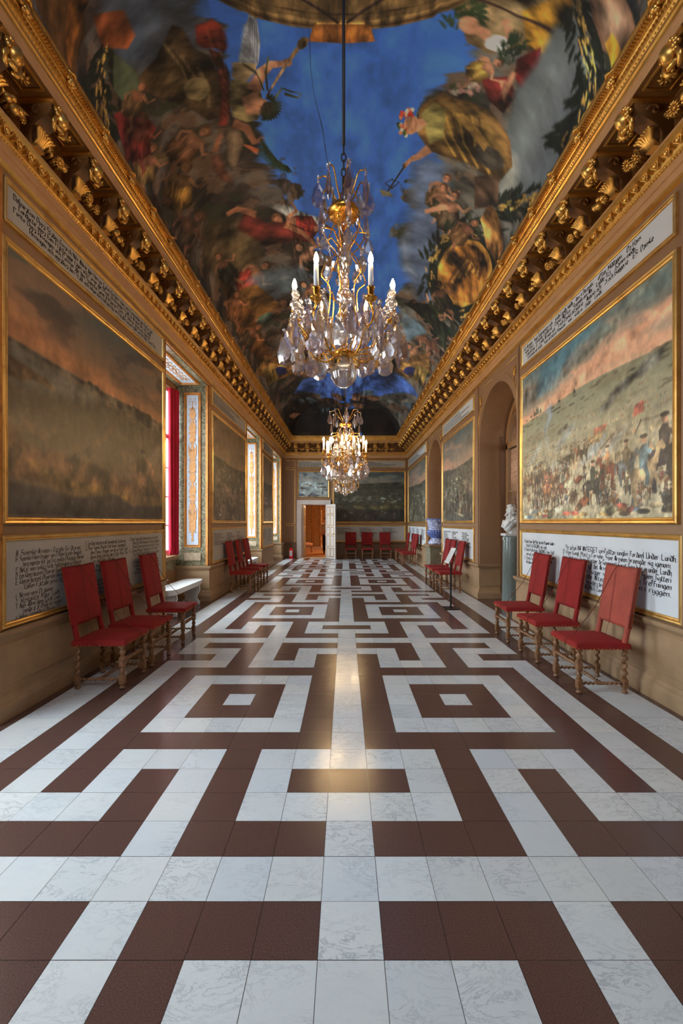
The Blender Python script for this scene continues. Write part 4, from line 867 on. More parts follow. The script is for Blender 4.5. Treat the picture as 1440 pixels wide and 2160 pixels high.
def niche(i, a_, b_):
    root = bpy.data.objects.new('trim_%d' % (tn[0] + 1), None); tn[0] += 1; COL.objects.link(root); struct(root)
    m_ = MB(); e = .012
    m_.box((RV, b_ - e, .68), (XL - .01, b_, 4.12)); m_.box((RV, a_, .68), (XL - .01, a_ + e, 4.12)); m_.box((RV, a_ + e, 4.108), (XL - .01, b_ - e, 4.12))
    m_.box((RV, a_ + e, .62), (RV + .012, b_ - e, .80)); m_.build('marble_cladding', M['green_marble'], root)
    # facing reveals: local x runs from the window towards the room
    for (yy_, sg) in ((b_ - e, -1), (a_ + e, 1)):
        T = Matrix(((1, 0, 0, RV), (0, 0, sg, yy_), (0, 1, 0, 0), (0, 0, 0, 1)))
        W = XL - RV; x0, x1 = .165, .485
        m_ = MB(); m_.box((x0 + .05, 1.075, 0), (x1 - .05, 3.93, .006), T); pn = m_.build('blue_panel', M['blue_panel'], root)
        m_ = MB(); m_.frame(x0 + .05, 1.075, x1 - .05, 3.93, FR, T); m_.build('panel_frame', M['gold_dull'], root)
        m_ = MB(); trophies(m_, x1 - x0 - .13, 2.80, T @ Matrix.Translation((x0 + .065, 1.10, 0))); m_.build('gilt_trophies', M['orn'], root)
        m_ = MB(); m_.box((x0, .775, 0), (x1, .925, .018), T, .002); m_.build('marble_plaque', M['plaque'], root)
        m_ = MB(); m_.extr([(0, 0), (.0, .012), (.012, .016), (.018, .03), (.05, .034), (.05, 0)], 0, 1, lambda q, t: tuple(T @ Vector((W - .055 + q[0], .68 + t * 3.44, q[1])))); m_.build('corner_moulding', M['gold_dull'], root)
    T = Matrix(((0, 1, 0, RV), (1, 0, 0, 0), (0, 0, -1, 4.108), (0, 0, 0, 1)))      # soffit: x along the wall, y towards the room
    m_ = MB(); m_.box((a_ + .22, .20, 0), (b_ - .22, .46, .006), T); m_.build('blue_panel', M['blue_panel'], root)
    m_ = MB(); m_.frame(a_ + .22, .20, b_ - .22, .46, FR, T); m_.build('panel_frame', M['gold_dull'], root)
    m_ = MB(); x = a_ + .32
    while x < b_ - .30:
        for s in (-1, 1):
            m_.tube([tuple(T @ Vector((x + .07 * math.cos(t * .7) * (1 - t / 12), .33 + s * (.04 + .05 * math.sin(t * .7) * (1 - t / 12)), .01))) for t in range(10)], .007, 4)
        m_.tube([tuple(T @ Vector((x - .08, .33, .01))), tuple(T @ Vector((x + .08, .33 + .03 * math.sin(x * 9), .01)))], .008, 4); x += .155
    m_.build('gilt_scrollwork', M['orn'], root)
    m_ = MB()
    m_.box((XL - .004, a_ - .055, .68), (XL + .022, a_, 4.17), bev=.003); m_.box((XL - .004, b_, .68), (XL + .022, b_ + .055, 4.17), bev=.003); m_.box((XL - .004, a_ - .055, 4.12), (XL + .024, b_ + .055, 4.17), bev=.003); m_.build('opening_architrave', M['gold_dull'], root)
    # window joinery
    wd = bpy.data.objects.new('window_%d' % (i + 1), None); COL.objects.link(wd); struct(wd)
    m_ = MB(); ya, yb, za, zb = a_ + .10, b_ - .10, .90, 4.0; X = -3.36
    for (p, q) in (((X, ya, za), (X + .07, ya + .07, zb)), ((X, yb - .07, za), (X + .07, yb, zb)), ((X, ya, za), (X + .07, yb, za + .09)), ((X, ya, zb - .07), (X + .07, yb, zb)), ((X, (ya + yb) / 2 - .05, za), (X + .08, (ya + yb) / 2 + .05, zb)), ((X, ya, 3.05), (X + .08, yb, 3.13))): m_.box(p, q)
    m_.build('window_frame', M['white_paint'], wd)
    m_ = MB()
    for k in range(1, 4):
        if k != 2: m_.box((X + .02, ya + (yb - ya) * k / 4 - .014, za), (X + .045, ya + (yb - ya) * k / 4 + .014, zb))
    for z in (1.45, 1.98, 2.52): m_.box((X + .02, ya, z - .014), (X + .045, yb, z + .014))
    m_.build('glazing_bars', M['white_paint'], wd)
    m_ = MB(); m_.box((X + .028, ya, za), (X + .032, yb, zb)); m_.build('pane', M['pane'], wd)
    m_ = MB(); m_.box((RV - .16, a_ + .10, .855), (RV + .09, b_ - .10, .885), bev=.006); m_.box((RV, a_ + .02, .80), (RV + .045, b_ - .02, .86), bev=.01); m_.build('window_sill', M['stone'], wd)
for i, (a_, b_) in enumerate(NICHE): niche(i, a_, b_)

# ------------------------------------------------------------------ arched doorways with glazed doors
def arch_trim(a_, b_):
    c_ = (a_ + b_) / 2; r_ = (b_ - a_) / 2; zs = 3.03
    root = bpy.data.objects.new('trim_%d' % (tn[0] + 1), None); tn[0] += 1; COL.objects.link(root); struct(root)
    m_ = MB()
    for s in (-1, 1):      # gilt lines following the spandrels
        e = c_ + s * (r_ + .02); pts = [(c_ + s * .16, 4.10), (e, 4.10)]
        m_.tube([(XR - .004, y, z) for y, z in pts], .007, 5)
        m_.tube([(XR - .004, e, 4.02), (XR - .004, e, 3.2)], .007, 5)
        m_.tube([(XR - .004, c_ + s * (r_ + .14) * math.cos(t), zs + (r_ + .14) * math.sin(t)) for t in np.linspace(.35, 1.2, 9)], .004, 4)
    m_.build('gilt_line', M['gold_frame'], root)
    for s in (-1, 1):
        m_ = MB(); y0, z0 = c_ + s * (r_ - .09), 3.86
        for j in range(7):
            a = .6 + j * .5; m_.tube([(XR, y0, z0 - .07), (XR - .012, y0 + .035 * math.cos(a), z0 + .05 * math.sin(a)), (XR - .008, y0 + .06 * math.cos(a), z0 + .09 * math.sin(a))], [.005, .012, .004], 5); m_.sph((XR - .012, y0 + .06 * math.cos(a), z0 + .09 * math.sin(a)), .012, seg=6, rings=5)
        m_.tube([(XR - .006, y0, z0 - .07), (XR - .006, y0 + s * .01, z0 - .22)], [.008, .003], 5); m_.build('gilt_sprig', M['gold'], root)
    m_ = MB(); m_.box((XR - .018, a_ - .10, .68), (XR, a_ - .045, 4.2), bev=.004); m_.box((XR - .018, b_ + .045, .68), (XR, b_ + .10, 4.2), bev=.004); m_.build('lesene', M['brown'], root)
    # reveal stops
    m_ = MB(); m_.box((XR + .40, a_, 0), (XR + .60, a_ + .05, 3.2)); m_.box((XR + .40, b_ - .05, 0), (XR + .60, b_, 3.2)); m_.build('door_stop', M['brown_dk'], root)
def glazed(i, a_, b_):
    root = bpy.data.objects.new('door_%d' % i, None); COL.objects.link(root); struct(root)
    X = XR + .50; ya, yb = a_ + .05, b_ - .05; c_ = (a_ + b_) / 2; r_ = (yb - ya) / 2; zs = 3.03
    m_ = MB()
    for (p, q) in (((X, ya, 0), (X + .07, ya + .09, zs)), ((X, yb - .09, 0), (X + .07, yb, zs)), ((X, c_ - .06, 0), (X + .08, c_ + .06, zs)), ((X, ya, zs - .10), (X + .09, yb, zs + .02)), ((X, ya, 0), (X + .06, yb, .55)), ((X + .02, ya, 1.25), (X + .05, yb, 1.29)), ((X + .02, ya, 2.08), (X + .05, yb, 2.12))): m_.box(p, q, bev=.004)
    N = 20; arc = [(c_ - math.cos(PI * t / N), math.sin(PI * t / N)) for t in range(N + 1)]
    for t in range(N):
        a0, a1 = PI * t / N, PI * (t + 1) / N; vs = []
        for (rr) in (r_, r_ - .10):
            for aa in (a0, a1): vs += [(X, c_ - rr * math.cos(aa), zs + rr * math.sin(aa)), (X + .07, c_ - rr * math.cos(aa), zs + rr * math.sin(aa))]
        m_.add(vs, [(0, 2, 3, 1), (4, 5, 7, 6), (0, 4, 6, 2), (1, 3, 7, 5)])
    for a in (PI * .28, PI * .5, PI * .72): m_.tube([(X + .035, c_, zs), (X + .035, c_ - (r_ - .05) * math.cos(a), zs + (r_ - .05) * math.sin(a))], .02, 4)
    m_.build('door_frame', M['tan'], root)
    m_ = MB(); m_.box((X + .035, ya, .5), (X + .04, yb, zs)); m_.add([(X + .037, c_ - (r_ - .02) * math.cos(PI * t / N), zs + (r_ - .02) * math.sin(PI * t / N)) for t in range(N + 1)], [tuple(range(N + 1))]); m_.build('pane', M['pane'], root)
    m_ = MB(); m_.tube([(X - .03, c_ + .1, 1.05), (X - .03, c_ + .1, 1.25)], .01, 6); m_.build('handle', M['brass'], root)
for i, (a_, b_) in enumerate(ARCH): arch_trim(a_, b_); glazed(i + 2, a_, b_)
m_ = MB(); m_.box((4.4, YN, 0), (4.6, YF, 4.4)); m_.box((XR + .6, YN, 4.3), (4.6, YF, 4.4)); m_.box((XR + .6, YF, 0), (4.6, YF + .2, 4.4)); struct(m_.build('wall_stair_hall', M['hall_reflection']))
for (a_, b_) in ARCH[1:]: point('hall_fill_light', (3.7, a_ - .7, 3.0), 26, (1, .86, .74), .2)  # unseen fill lights added to brighten the hall wall behind the panes

# ------------------------------------------------------------------ far wall: doorway, panels, the room beyond
dr = bpy.data.objects.new('door_1', None); COL.objects.link(dr); struct(dr)
CP = [(0, .0), (0, .02), (.015, .035), (.09, .04), (.10, .05), (.115, .055), (.17, .06), (.185, .07), (.20, .07), (.20, 0)]
m_ = MB()
n = len(CP); vs = []
for (x, y, dx, dy) in ((DX0, 0, -1, 0), (DX0, DZ, -1, 1), (DX1, DZ, 1, 1), (DX1, 0, 1, 0)):
    for (o_, h) in CP: vs.append(tuple(TF @ Vector((x + dx * o_ * .9, y + dy * o_ * .9, h))))
m_.add(vs, [(c * n + k, c * n + k + 1, (c + 1) * n + k + 1, (c + 1) * n + k) for c in range(3) for k in range(n - 1)]); m_.build('door_casing', M['door_paint'], dr)
m_ = MB(); m_.box((DX0 - .001, YF, 0), (DX0 + .012, YF + .35, DZ)); m_.box((DX1 - .012, YF, 0), (DX1, YF + .35, DZ)); m_.box((DX0, YF, DZ - .012), (DX1, YF + .35, DZ)); m_.box((DX0, YF, 0), (DX1, YF + .35, .004)); m_.build('door_lining', M['door_paint'], dr)
def leaf(W, H):
    m_ = MB(); m_.box((0, -.022, 0), (W, .022, H), bev=.003); g = MB(); rows = [.12, .42, .80, 1.10, 1.72, 2.20]
    zz = [(.10, .42), (.52, .93), (1.03, 1.28), (1.38, 1.78), (1.86, 2.12)]
    for (z0, z1) in zz:
        for k in range(2):
            x0 = .13 + k * (W - .18) / 2; x1 = x0 + (W - .36) / 2
            for s, T in ((-1, Matrix(((1, 0, 0, 0), (0, 0, -1, -.022), (0, 1, 0, 0), (0, 0, 0, 1)))), (1, Matrix(((1, 0, 0, 0), (0, 0, 1, .022), (0, 1, 0, 0), (0, 0, 0, 1))))):
                g.frame(x0, z0, x1, z1, [(0, 0), (.003, .010), (.014, .012), (.022, .004), (.024, 0)], T)
    return m_, g
W_ = .88; m_, g = leaf(W_, DZ - .03)
lf = m_.build('door_leaf', M['door_paint'], dr); gl = g.build('gilt_panel_moulding', M['gold_frame'], lf)
kb = MB(); kb.sph((W_ - .07, -.06, 1.02), .028, seg=10, rings=8); kb.sph((W_ - .07, .06, 1.02), .028, seg=10, rings=8); kb.build('door_knob', M['brass'], lf)
hx, hy = DX1 - .01, YF - .075; ex, ey = -.40, 17.33
lf.matrix_world = Matrix.Translation((hx, hy, .012)) @ Matrix.Rotation(math.atan2(ey - hy, ex - hx), 4, 'Z')
m_, g = leaf(.5, DZ - .03); l2 = m_.build('door_leaf', M['door_paint'], dr); g.build('gilt_panel_moulding', M['gold_frame'], l2)
l2.matrix_world = Matrix.Translation((DX0 + .04, YF + .36, .012)) @ Matrix.Rotation(R(84), 4, 'Z')
# panelled strip left of the door, gilt fillets
root = bpy.data.objects.new('trim_%d' % (tn[0] + 1), None); tn[0] += 1; COL.objects.link(root); struct(root)
def fpanel(px0, py0, px1, py1, name='gilt_fillet'):
    x0, z1 = far(px0, py0); x1, z0 = far(px1, py1); m_ = MB(); m_.frame(x0 + .03, z0 + .03, x1 - .03, z1 - .03, [(0, 0), (.004, .012), (.016, .016), (.028, .012), (.03, 0)], TF); m_.build(name, M['gold_frame'], root)
fpanel(599, 970.5, 622.5, 986.5); fpanel(599, 989.5, 622.5, 1105); fpanel(599, 1107.5, 622.5, 1145.5); fpanel(626, 1055.5, 697, 1178)
m_ = MB(); m_.box((XL, YF - .04, .68), (XL + .09, YF, 4.2), bev=.004); m_.build('corner_pilaster', M['brown'], root)
# adjoining room
rb = MB(); Ya, Yb = YF + .35, 27.0; rb.box((-3.6, Ya, -.05), (2.0, Yb, -.0)); struct(rb.build('floor_adjoining_room', M['carpet']))
rb = MB(); rb.box((-3.7, Ya, 0), (-2.55, Yb, 3.2)); rb.box((1.0, Ya, 0), (1.2, Yb, 3.2)); rb.box((-2.55, Yb, 0), (-1.55, Yb + .2, 3.2)); rb.box((-.55, Yb, 0), (1.0, Yb + .2, 3.2)); rb.box((-1.55, Yb, 2.3), (-.55, Yb + .2, 3.2)); struct(rb.build('wall_adjoining_room', M['ochre']))
rb = MB(); rb.box((-3.7, Ya, 3.2), (1.2, Yb + .2, 3.3)); struct(rb.build('ceiling_adjoining_room', M['tan']))
rb = MB()
for x in (-2.1, -1.62, -.5): rb.box((x, Yb - .09, 0), (x + .12, Yb, 3.0), bev=.01)
rb.box((-1.7, Yb - .07, 2.3), (-.35, Yb, 2.45), bev=.01); rb.box((-1.5, Yb + .05, 0), (-1.05, Yb + .10, 2.3)); rb.box((-2.55, Ya, 0), (-2.5, Yb, .12)); struct(rb.build('trim_%d' % (tn[0] + 1), M['gold_dull'])); tn[0] += 1
rb = MB(); rb.box((-3.0, Yb + 2.0, 0), (1.0, Yb + 2.1, 3.0)); rb.box((-3.0, Yb + .2, -.05), (1.0, Yb + 2.1, 0)); struct(rb.build('wall_third_room', M['ochre']))
point('adjoining_room_lamp', (-.6, 21.5, 2.6), 95, (1, .74, .44), .2); point('third_room_lamp', (-.6, 28.2, 2.2), 16, (1, .65, .3), .2)
# ------------------------------------------------------------------ paintings in gilt frames
PAL_R = dict(sky_lo=(216, 172, 136), sky_hi=(88, 124, 134), cloud=(216, 162, 128), cloud_dk=(104, 108, 100), far=(134, 134, 110), plain=(182, 170, 138), dark=(124, 116, 90), light=(214, 202, 168), smoke=(150, 166, 178), shear=2.2,
             men=[(120, 84, 50), (148, 70, 54), (86, 104, 116), (160, 130, 80), (70, 66, 56), (188, 170, 130), (96, 74, 52)], horse=[(110, 72, 48), (60, 52, 48), (196, 184, 158), (142, 92, 60), (86, 64, 48)])
PAL_L = dict(sky_lo=(158, 112, 76), sky_hi=(82, 84, 76), cloud=(152, 108, 74), cloud_dk=(70, 62, 54), far=(58, 54, 44), plain=(128, 104, 84), dark=(84, 70, 56), light=(150, 118, 88), smoke=(126, 112, 98), shear=-2.2,
             men=[(84, 66, 48), (70, 56, 42), (112, 92, 64)], horse=[(80, 60, 44), (56, 46, 38)])
PAL_M = dict(sky_lo=(120, 104, 86), sky_hi=(112, 94, 74), cloud=(134, 110, 84), cloud_dk=(88, 78, 62), far=(84, 76, 64), plain=(72, 64, 54), dark=(40, 36, 30), light=(134, 118, 98), smoke=(120, 108, 96), shear=-1.0,
             men=[(150, 128, 112), (120, 84, 66), (104, 96, 90)], horse=[(70, 56, 46), (104, 92, 80)])
PAL_N = dict(sky_lo=(168, 140, 116), sky_hi=(92, 108, 112), cloud=(190, 148, 122), cloud_dk=(104, 100, 92), far=(98, 94, 82), plain=(84, 82, 72), dark=(56, 56, 48), light=(150, 152, 124), smoke=(150, 156, 150), shear=1.4,
             men=[(60, 56, 48), (128, 96, 66), (150, 140, 110), (86, 66, 50)], horse=[(70, 54, 42), (130, 110, 86)])
PAL_F = dict(sky_lo=(120, 120, 106), sky_hi=(70, 92, 96), cloud=(130, 122, 106), cloud_dk=(56, 66, 68), far=(52, 58, 44), plain=(62, 60, 40), dark=(34, 34, 28), light=(104, 100, 66), smoke=(120, 130, 132), shear=.5,
             men=[(120, 84, 60), (60, 50, 40), (160, 140, 110), (80, 40, 34)], horse=[(50, 40, 34), (150, 140, 124), (96, 66, 46)])
def painting(name_lbl, T, x0, y0, x1, y1, c, gain=1.0, fw=.06, group=None):
    t = thing('painting', name_lbl, 'painting', mat=T @ Matrix.Translation(((x0 + x1) / 2, y0, 0)), group=group); cx = (x0 + x1) / 2; w_ = (x1 - x0) / 2; h_ = y1 - y0
    X, Y = np.meshgrid(np.linspace(-w_, w_, c.W), np.linspace(0, h_, c.H)); c.grid('canvas', np.stack([X, Y, np.full_like(X, .012)], -1), M['oil'], t, gain)
    m_ = MB(); m_.frame(-w_, 0, w_, h_, sc_prof(GF, fw / .06), None); m_.add([(-w_, 0, .004), (w_, 0, .004), (w_, h_, .004), (-w_, h_, .004)], [(0, 3, 2, 1)]); m_.build('frame', M['gold_frame'], t); return t
PZ0, PZ1 = 1.545, 3.63
# nearest on the right: the plain with riders in front
xa, xb = -6.40, -3.46; w_ = xb - xa; h_ = PZ1 - PZ0; cell = .0078
c = battle(w_, h_, cell, PAL_R, 5, hor=.69, crowd=150, big=30, smoke=7)
W, H = c.W, c.H; U = lambda u, v: (u * W, v * H)
c.poly([U(.0, .70), U(.12, .72), U(.3, .745), U(.45, .765), U(.62, .80), U(.8, .83), U(1, .86), U(1, .80), U(.7, .755), U(.4, .70), U(.2, .685), U(0, .68)], (222, 164, 128), tex=.35, soft=12, al=.75)
c.poly([U(.0, 1), U(.10, 1), U(.2, .9), U(.32, .80), U(.16, .76), U(.0, .80)], (92, 88, 80), tex=.6, soft=22, al=.7)
c.poly([U(.2, 1.0), U(.62, 1.0), U(.46, .88), U(.34, .80), U(.16, .80)], (70, 116, 134), tex=.35, soft=26, al=.7); c.poly([U(.72, 1.0), U(1, 1.0), U(1, .90), U(.8, .88)], (84, 112, 112), tex=.35, soft=20, al=.5)
for k in range(5): c.line([U(.3 + k * .1, .80 + k * .012), U(.5 + k * .08, .86 + k * .02), U(.75 + k * .05, .90 + k * .025)], [2, H * .02, 2], (112, 118, 104), tex=.6, soft=8, al=.6)
for (x, hh) in ((.09, .02), (.13, .03), (.15, .055), (.165, .045), (.19, .03), (.36, .016), (.48, .03)): c.poly([U(x, .69), U(x, .69 + hh * .6), U(x + .008, .69 + hh), U(x + .016, .69 + hh * .6), U(x + .02, .69)], (86, 88, 76), tex=.4)
for (x0_, y0_, r1, r2) in ((.78, .60, .07, .022), (.70, .545, .05, .02), (.4, .52, .04, .01), (.9, .64, .06, .03)): c.ell(*U(x0_, y0_), r1 * W, r2 * H, (92, 92, 84), ang=.25, tex=.7, soft=6)
for k in range(6): c.line([U(.02, .46 - k * .018), U(.2, .47 - k * .02), U(.24, .44 - k * .02)], 1.6, (104, 96, 74), al=.6)
for i in range(14):
    for (px, py, s_) in ((.42, .33, .07), (.62, .40, .05), (.18, .34, .06)): c.line([U(px + rg.uniform(-s_, s_), py + rg.uniform(-.02, .02)), U(px + rg.uniform(-s_, s_) + .01, py + rg.uniform(-.02, .03))], 3, rg.choice(PAL_R['men']), al=.7)
c.poly([U(.62, .42), U(.69, .43), U(.70, .46), U(.62, .455)], (150, 96, 76), tex=.5); c.poly([U(.83, .44), U(.88, .45), U(.88, .50), U(.84, .49)], (148, 84, 70), tex=.5)
c.line([U(.27, .45), U(.24, .56), U(.30, .64), U(.27, .70)], [3, 8, 14, 22], (150, 172, 196), soft=5, al=.55, tex=.2)
for i in range(34): x = .02 + rg.random() * .42; y = .12 + rg.random() * .14; horse(c, x * W, y * H, H * rg.uniform(.07, .12), rg.choice(PAL_R['horse']), rg.choice(PAL_R['men']), dirn=rg.choice((1, -1)))
for (x, y, h2, bo, co, d_, re) in ((.47, .30, .11, (74, 60, 52), (110, 80, 60), 1, 0), (.52, .31, .11, (120, 70, 48), (80, 66, 50), -1, 0), (.56, .30, .12, (60, 50, 44), (96, 84, 70), 1, 0), (.40, .12, .17, (130, 72, 50), (104, 108, 104), 1, 1), (.26, .10, .16, (150, 96, 56), (120, 60, 46), 1, 0), (.70, .14, .22, (110, 50, 40), (176, 128, 88), -1, 0),
        (.615, .065, .24, (44, 44, 42), (40, 50, 44), 1, 0), (.80, .14, .22, (104, 116, 122), (130, 116, 84), 1, 0), (.965, .10, .33, (52, 46, 52), (60, 54, 52), 1, 1), (.88, .055, .31, (178, 150, 110), (92, 120, 130), 1, 2)):
    horse(c, x * W, y * H, h2 * H, bo, co, dirn=d_, rear=re)
for (x, y, rr, col) in ((.55, .085, .04, (150, 80, 50)), (.52, .06, .03, (88, 64, 46)), (.70, .05, .035, (206, 196, 150)), (.73, .035, .03, (190, 176, 130)), (.44, .20, .035, (198, 186, 150)), (.10, .055, .03, (214, 204, 176)), (.36, .05, .045, (206, 196, 168)), (.30, .03, .04, (120, 112, 84)), (.82, .035, .02, (120, 60, 54)), (.52, .21, .03, (150, 74, 50))):
    c.ell(x * W, y * H, rr * W, rr * W * .45, col, ang=.3, tex=.8, col2=tuple(v * .6 for v in col))
c.line([U(.84, .36), U(.87, .42)], 2, (70, 60, 50)); c.line([U(.66, .34), U(.74, .40)], 1.6, (70, 60, 50))
glaze(c, 77, .15, (168, 148, 116), .20, .50)
painting('large gilt-framed battle painting with charging riders under a teal and salmon sky', TR, xa, PZ0, xb, PZ1, c, 1.4)
# nearest on the left: sombre sea bay
xa, xb = 3.29, 6.08; c = battle(xb - xa, h_, .009, PAL_L, 8, hor=.63, crowd=4, big=0, smoke=3); W, H = c.W, c.H
c.poly([U(0, .80), U(.2, .74), U(.5, .70), U(.9, .64), U(1, .63), U(1, .60), U(.5, .62), U(.0, .66)], (166, 112, 76), tex=.4, soft=24, al=.6)
c.poly([U(.0, .665), U(.2, .655), U(.45, .645), U(.7, .65), U(.85, .655), U(1, .63), U(1, .585), U(.85, .575), U(.7, .595), U(.5, .61), U(.3, .63), U(0, .645)], (54, 50, 42), tex=.9, soft=2)
for i in range(30): x = .35 + rg.random() * .65; c.ell(x * W, (.62 + rg.uniform(-.03, .035)) * H, W * .02, H * .012, rg.choice([(44, 42, 34), (60, 54, 42), (74, 66, 48)]), tex=.8)
c.poly([U(0, .655), U(.3, .635), U(.5, .60), U(.3, .54), U(.0, .50)], (104, 106, 98), tex=.3, soft=14, al=.7)
c.poly([U(0, .60), U(.08, .585), U(.16, .57), U(.2, .54), U(.1, .545), U(.05, .52), U(.0, .52)], (74, 58, 40), tex=.7, soft=2)
c.line([U(.56, .50), U(.36, .30)], [7, 11], (92, 72, 54), tex=.6, al=.8)
c.poly([U(0, .34), U(.1, .27), U(.2, .28), U(.45, .26), U(.6, .22), U(.8, .20), U(1, .22), U(1, .14), U(0, .14)], (98, 70, 50), tex=.7, soft=5)
c.poly([U(.08, .22), U(.3, .17), U(.55, .15), U(.75, .12), U(1, .13), U(.9, .08), U(.5, .10), U(.2, .12)], (120, 94, 52), tex=.7, soft=8, al=.8)
c.poly([U(0, .14), U(.3, .09), U(.55, .13), U(.7, .07), U(1, .09), U(1, 0), U(0, 0)], (52, 48, 50), tex=.5, soft=5); c.poly([U(.24, .0), U(.28, .08), U(.33, .07), U(.32, .0)], (84, 96, 104), tex=.8, soft=5, al=.6)
c.poly([U(.68, .16), U(.72, .34), U(.8, .38), U(.88, .36), U(.95, .20), U(.84, .14)], (104, 76, 56), tex=.7, soft=4); c.line([U(.79, .40), U(.79, .50)], 2, (60, 48, 38)); c.ell(.79 * W, .41 * H, 8, 3, (60, 48, 38))
glaze(c, 78, .10, (120, 92, 66), .12, .7)
painting('large gilt-framed dark brown bay at dusk, on the left wall before the first window', TL, xa, PZ0, xb, PZ1, c, 1.35)
def generic(T, x0, x1, pal, seed, lbl, gain=1.0, hor=.66, crowd=60, extra=None, z0=PZ0, z1=PZ1, cell=.014, fw=.06, big=6):
    c = battle(x1 - x0, z1 - z0, cell, pal, seed, hor, crowd, big, 3)
    if extra: extra(c)
    glaze(c, seed + 5, .16, pal['plain'], .10, hor)
    return painting(lbl, T, x0, z0, x1, z1, c, gain, fw)
def ex2(c):
    W, H = c.W, c.H
    for i in range(40): x, y = rg.uniform(.25, .9), rg.uniform(.28, .5); c.ell(x * W, y * H, W * .025, H * .008, rg.choice([(150, 158, 124), (120, 126, 98), (60, 62, 52)]), tex=.5)
    for i in range(60): x = rg.random(); y = rg.uniform(.02, .22); c.line([(x * W, y * H), (x * W + 1, (y + .08) * H)], 2.2, rg.choice([(40, 40, 34), (70, 62, 50), (110, 84, 60), (160, 150, 120)]))
    c.line([(.3 * W, .25 * H), (.5 * W, .2 * H), (.4 * W, .1 * H), (.7 * W, .05 * H)], 3, (160, 160, 128), al=.7)
generic(TR, -11.62, -8.86, PAL_N, 21, 'gilt-framed painting of ranks of pikemen, on the right wall between the two arches', 1.2, .62, 120, ex2)
generic(TR, -17.98, -14.05, PAL_N, 33, 'gilt-framed painting with a smoke column and orange clouds, right wall beyond the second arch', 1.2, .66, 90, ex2)
generic(TL, 8.40, 11.15, PAL_M, 14, 'gilt-framed murky brown battle painting between the first and second windows', 1.4, .60, 90)
generic(TL, 13.52, 15.30, PAL_M, 15, 'gilt-framed dim brown painting between the second and third windows', 1.4, .6, 60)
def exf(c):
    W, H = c.W, c.H; c.poly([(0, .74 * H), (.5 * W, .76 * H), (W, .80 * H), (W, .74 * H), (0, .68 * H)], (56, 60, 44), tex=.5, soft=4)
    for i in range(60): x = rg.random(); y = .42 + .12 * x * rg.random() + rg.uniform(-.05, .05); c.ell(x * W, y * H, W * .03, H * .012, rg.choice([(116, 128, 130), (92, 104, 104), (70, 70, 52)]), tex=.6, al=.7)
    c.poly([(.2 * W, .34 * H), (.5 * W, .28 * H), (.8 * W, .33 * H), (W, .30 * H), (.6 * W, .23 * H), (.3 * W, .27 * H)], (110, 104, 58), tex=.6, soft=4, al=.7)
    c.poly([(0, .26 * H), (.4 * W, .22 * H), (W, .24 * H), (W, 0), (0, 0)], (36, 30, 26), tex=.8, soft=5, al=.85)
    for i in range(16): horse(c, rg.random() * W, rg.uniform(.06, .18) * H, H * rg.uniform(.07, .1), rg.choice(PAL_F['horse']), rg.choice(PAL_F['men']), dirn=rg.choice((1, -1)))
generic(TF, far(705, 0)[0], far(852.5, 0)[0], PAL_F, 40, 'wide gilt-framed dark green landscape painting above the three chairs on the end wall', 1.15, .74, 40, exf)
def exo(c):
    W, H = c.W, c.H; c.poly([(0, .62 * H), (W, .62 * H), (W, .3 * H), (0, .3 * H)], (140, 152, 150), tex=.4, soft=6, al=.8)
    for (x, y, r_) in ((.15, .34, .13), (.8, .38, .18), (.4, .45, .06), (.3, .5, .07), (.75, .52, .12)): c.ell(x * W, y * H, r_ * W, .03 * H, (84, 76, 66), tex=.8)
    c.poly([(.3 * W, .04 * H), (.45 * W, .18 * H), (.6 * W, .10 * H), (.8 * W, .04 * H), (.6 * W, 0), (.3 * W, 0)], (66, 64, 70), tex=.6); c.poly([(0, .12 * H), (.12 * W, .14 * H), (.22 * W, .05 * H), (0, 0)], (56, 66, 80), tex=.6)
generic(TF, far(629.5, 0)[0], far(692, 0)[0], dict(PAL_F, sky_hi=(96, 116, 128), sky_lo=(150, 148, 138), far=(90, 108, 118), plain=(150, 156, 150), cloud=(176, 166, 150), light=(190, 196, 188), dark=(90, 98, 100)), 44, 'small gilt-framed grey-blue seascape painting above the open doorway', 1.3, .62, 3, exo, far(0, 1048)[1], PZ1, .012, .045, 0)

# ------------------------------------------------------------------ white inscription boards
def board(T, x0, y0, x1, y1, lbl, write, mat, ink, fw=.05):
    t = thing('inscription_board', lbl, 'inscription board', mat=T @ Matrix.Translation((x0, y0, 0))); W, H = x1 - x0, y1 - y0
    m_ = MB(); m_.box((0, 0, .002), (W, H, .010)); m_.build('panel', mat, t)
    m_ = MB(); m_.frame(0, 0, W, H, sc_prof(GF, fw / .06, .85)); m_.build('frame', M['gold_frame'], t)
    m_ = MB(); write(m_, W, H); m_.build('lettering', ink, t); return t
N_ = .0112
def lines(m_, L, x, ytop, lh, xh, W, slant=.12, **k):
    for i, s in enumerate(L):
        if s: pen(m_, s, x + (.04 if s.startswith(' ') else 0), ytop - i * lh, xh, None, N_, maxw=W, slant=slant, **k)
A_L = ['A. Swenske Armeen i Bataille för Qvarnet.', 'B. Swenske Fliens bryggor som Ö Nåten brachts thingtich', '   borg ingesten War tog fort emedan Öfweawar Oberönt', 'C. Nekar som rusliga förde Soldatesqven på flotwar', 'D. Een Klippa hwarest Öfwerste Swinewolf slänak Attaqver', 'E. Klippan hwarest Öfwersten Bernt Nörpel medh Bat=', '   taillon Fattade posto dagandes fram på']
B_L = ['1. Nisseriens Dragoner.', '2. Wästgiötar Maior Lindh.', '3. Nyls Admiralens Garde Com=', '   menderat af Öfwerste Isendorf.', '4. Welling, Commenderat Öfverste Palt.']
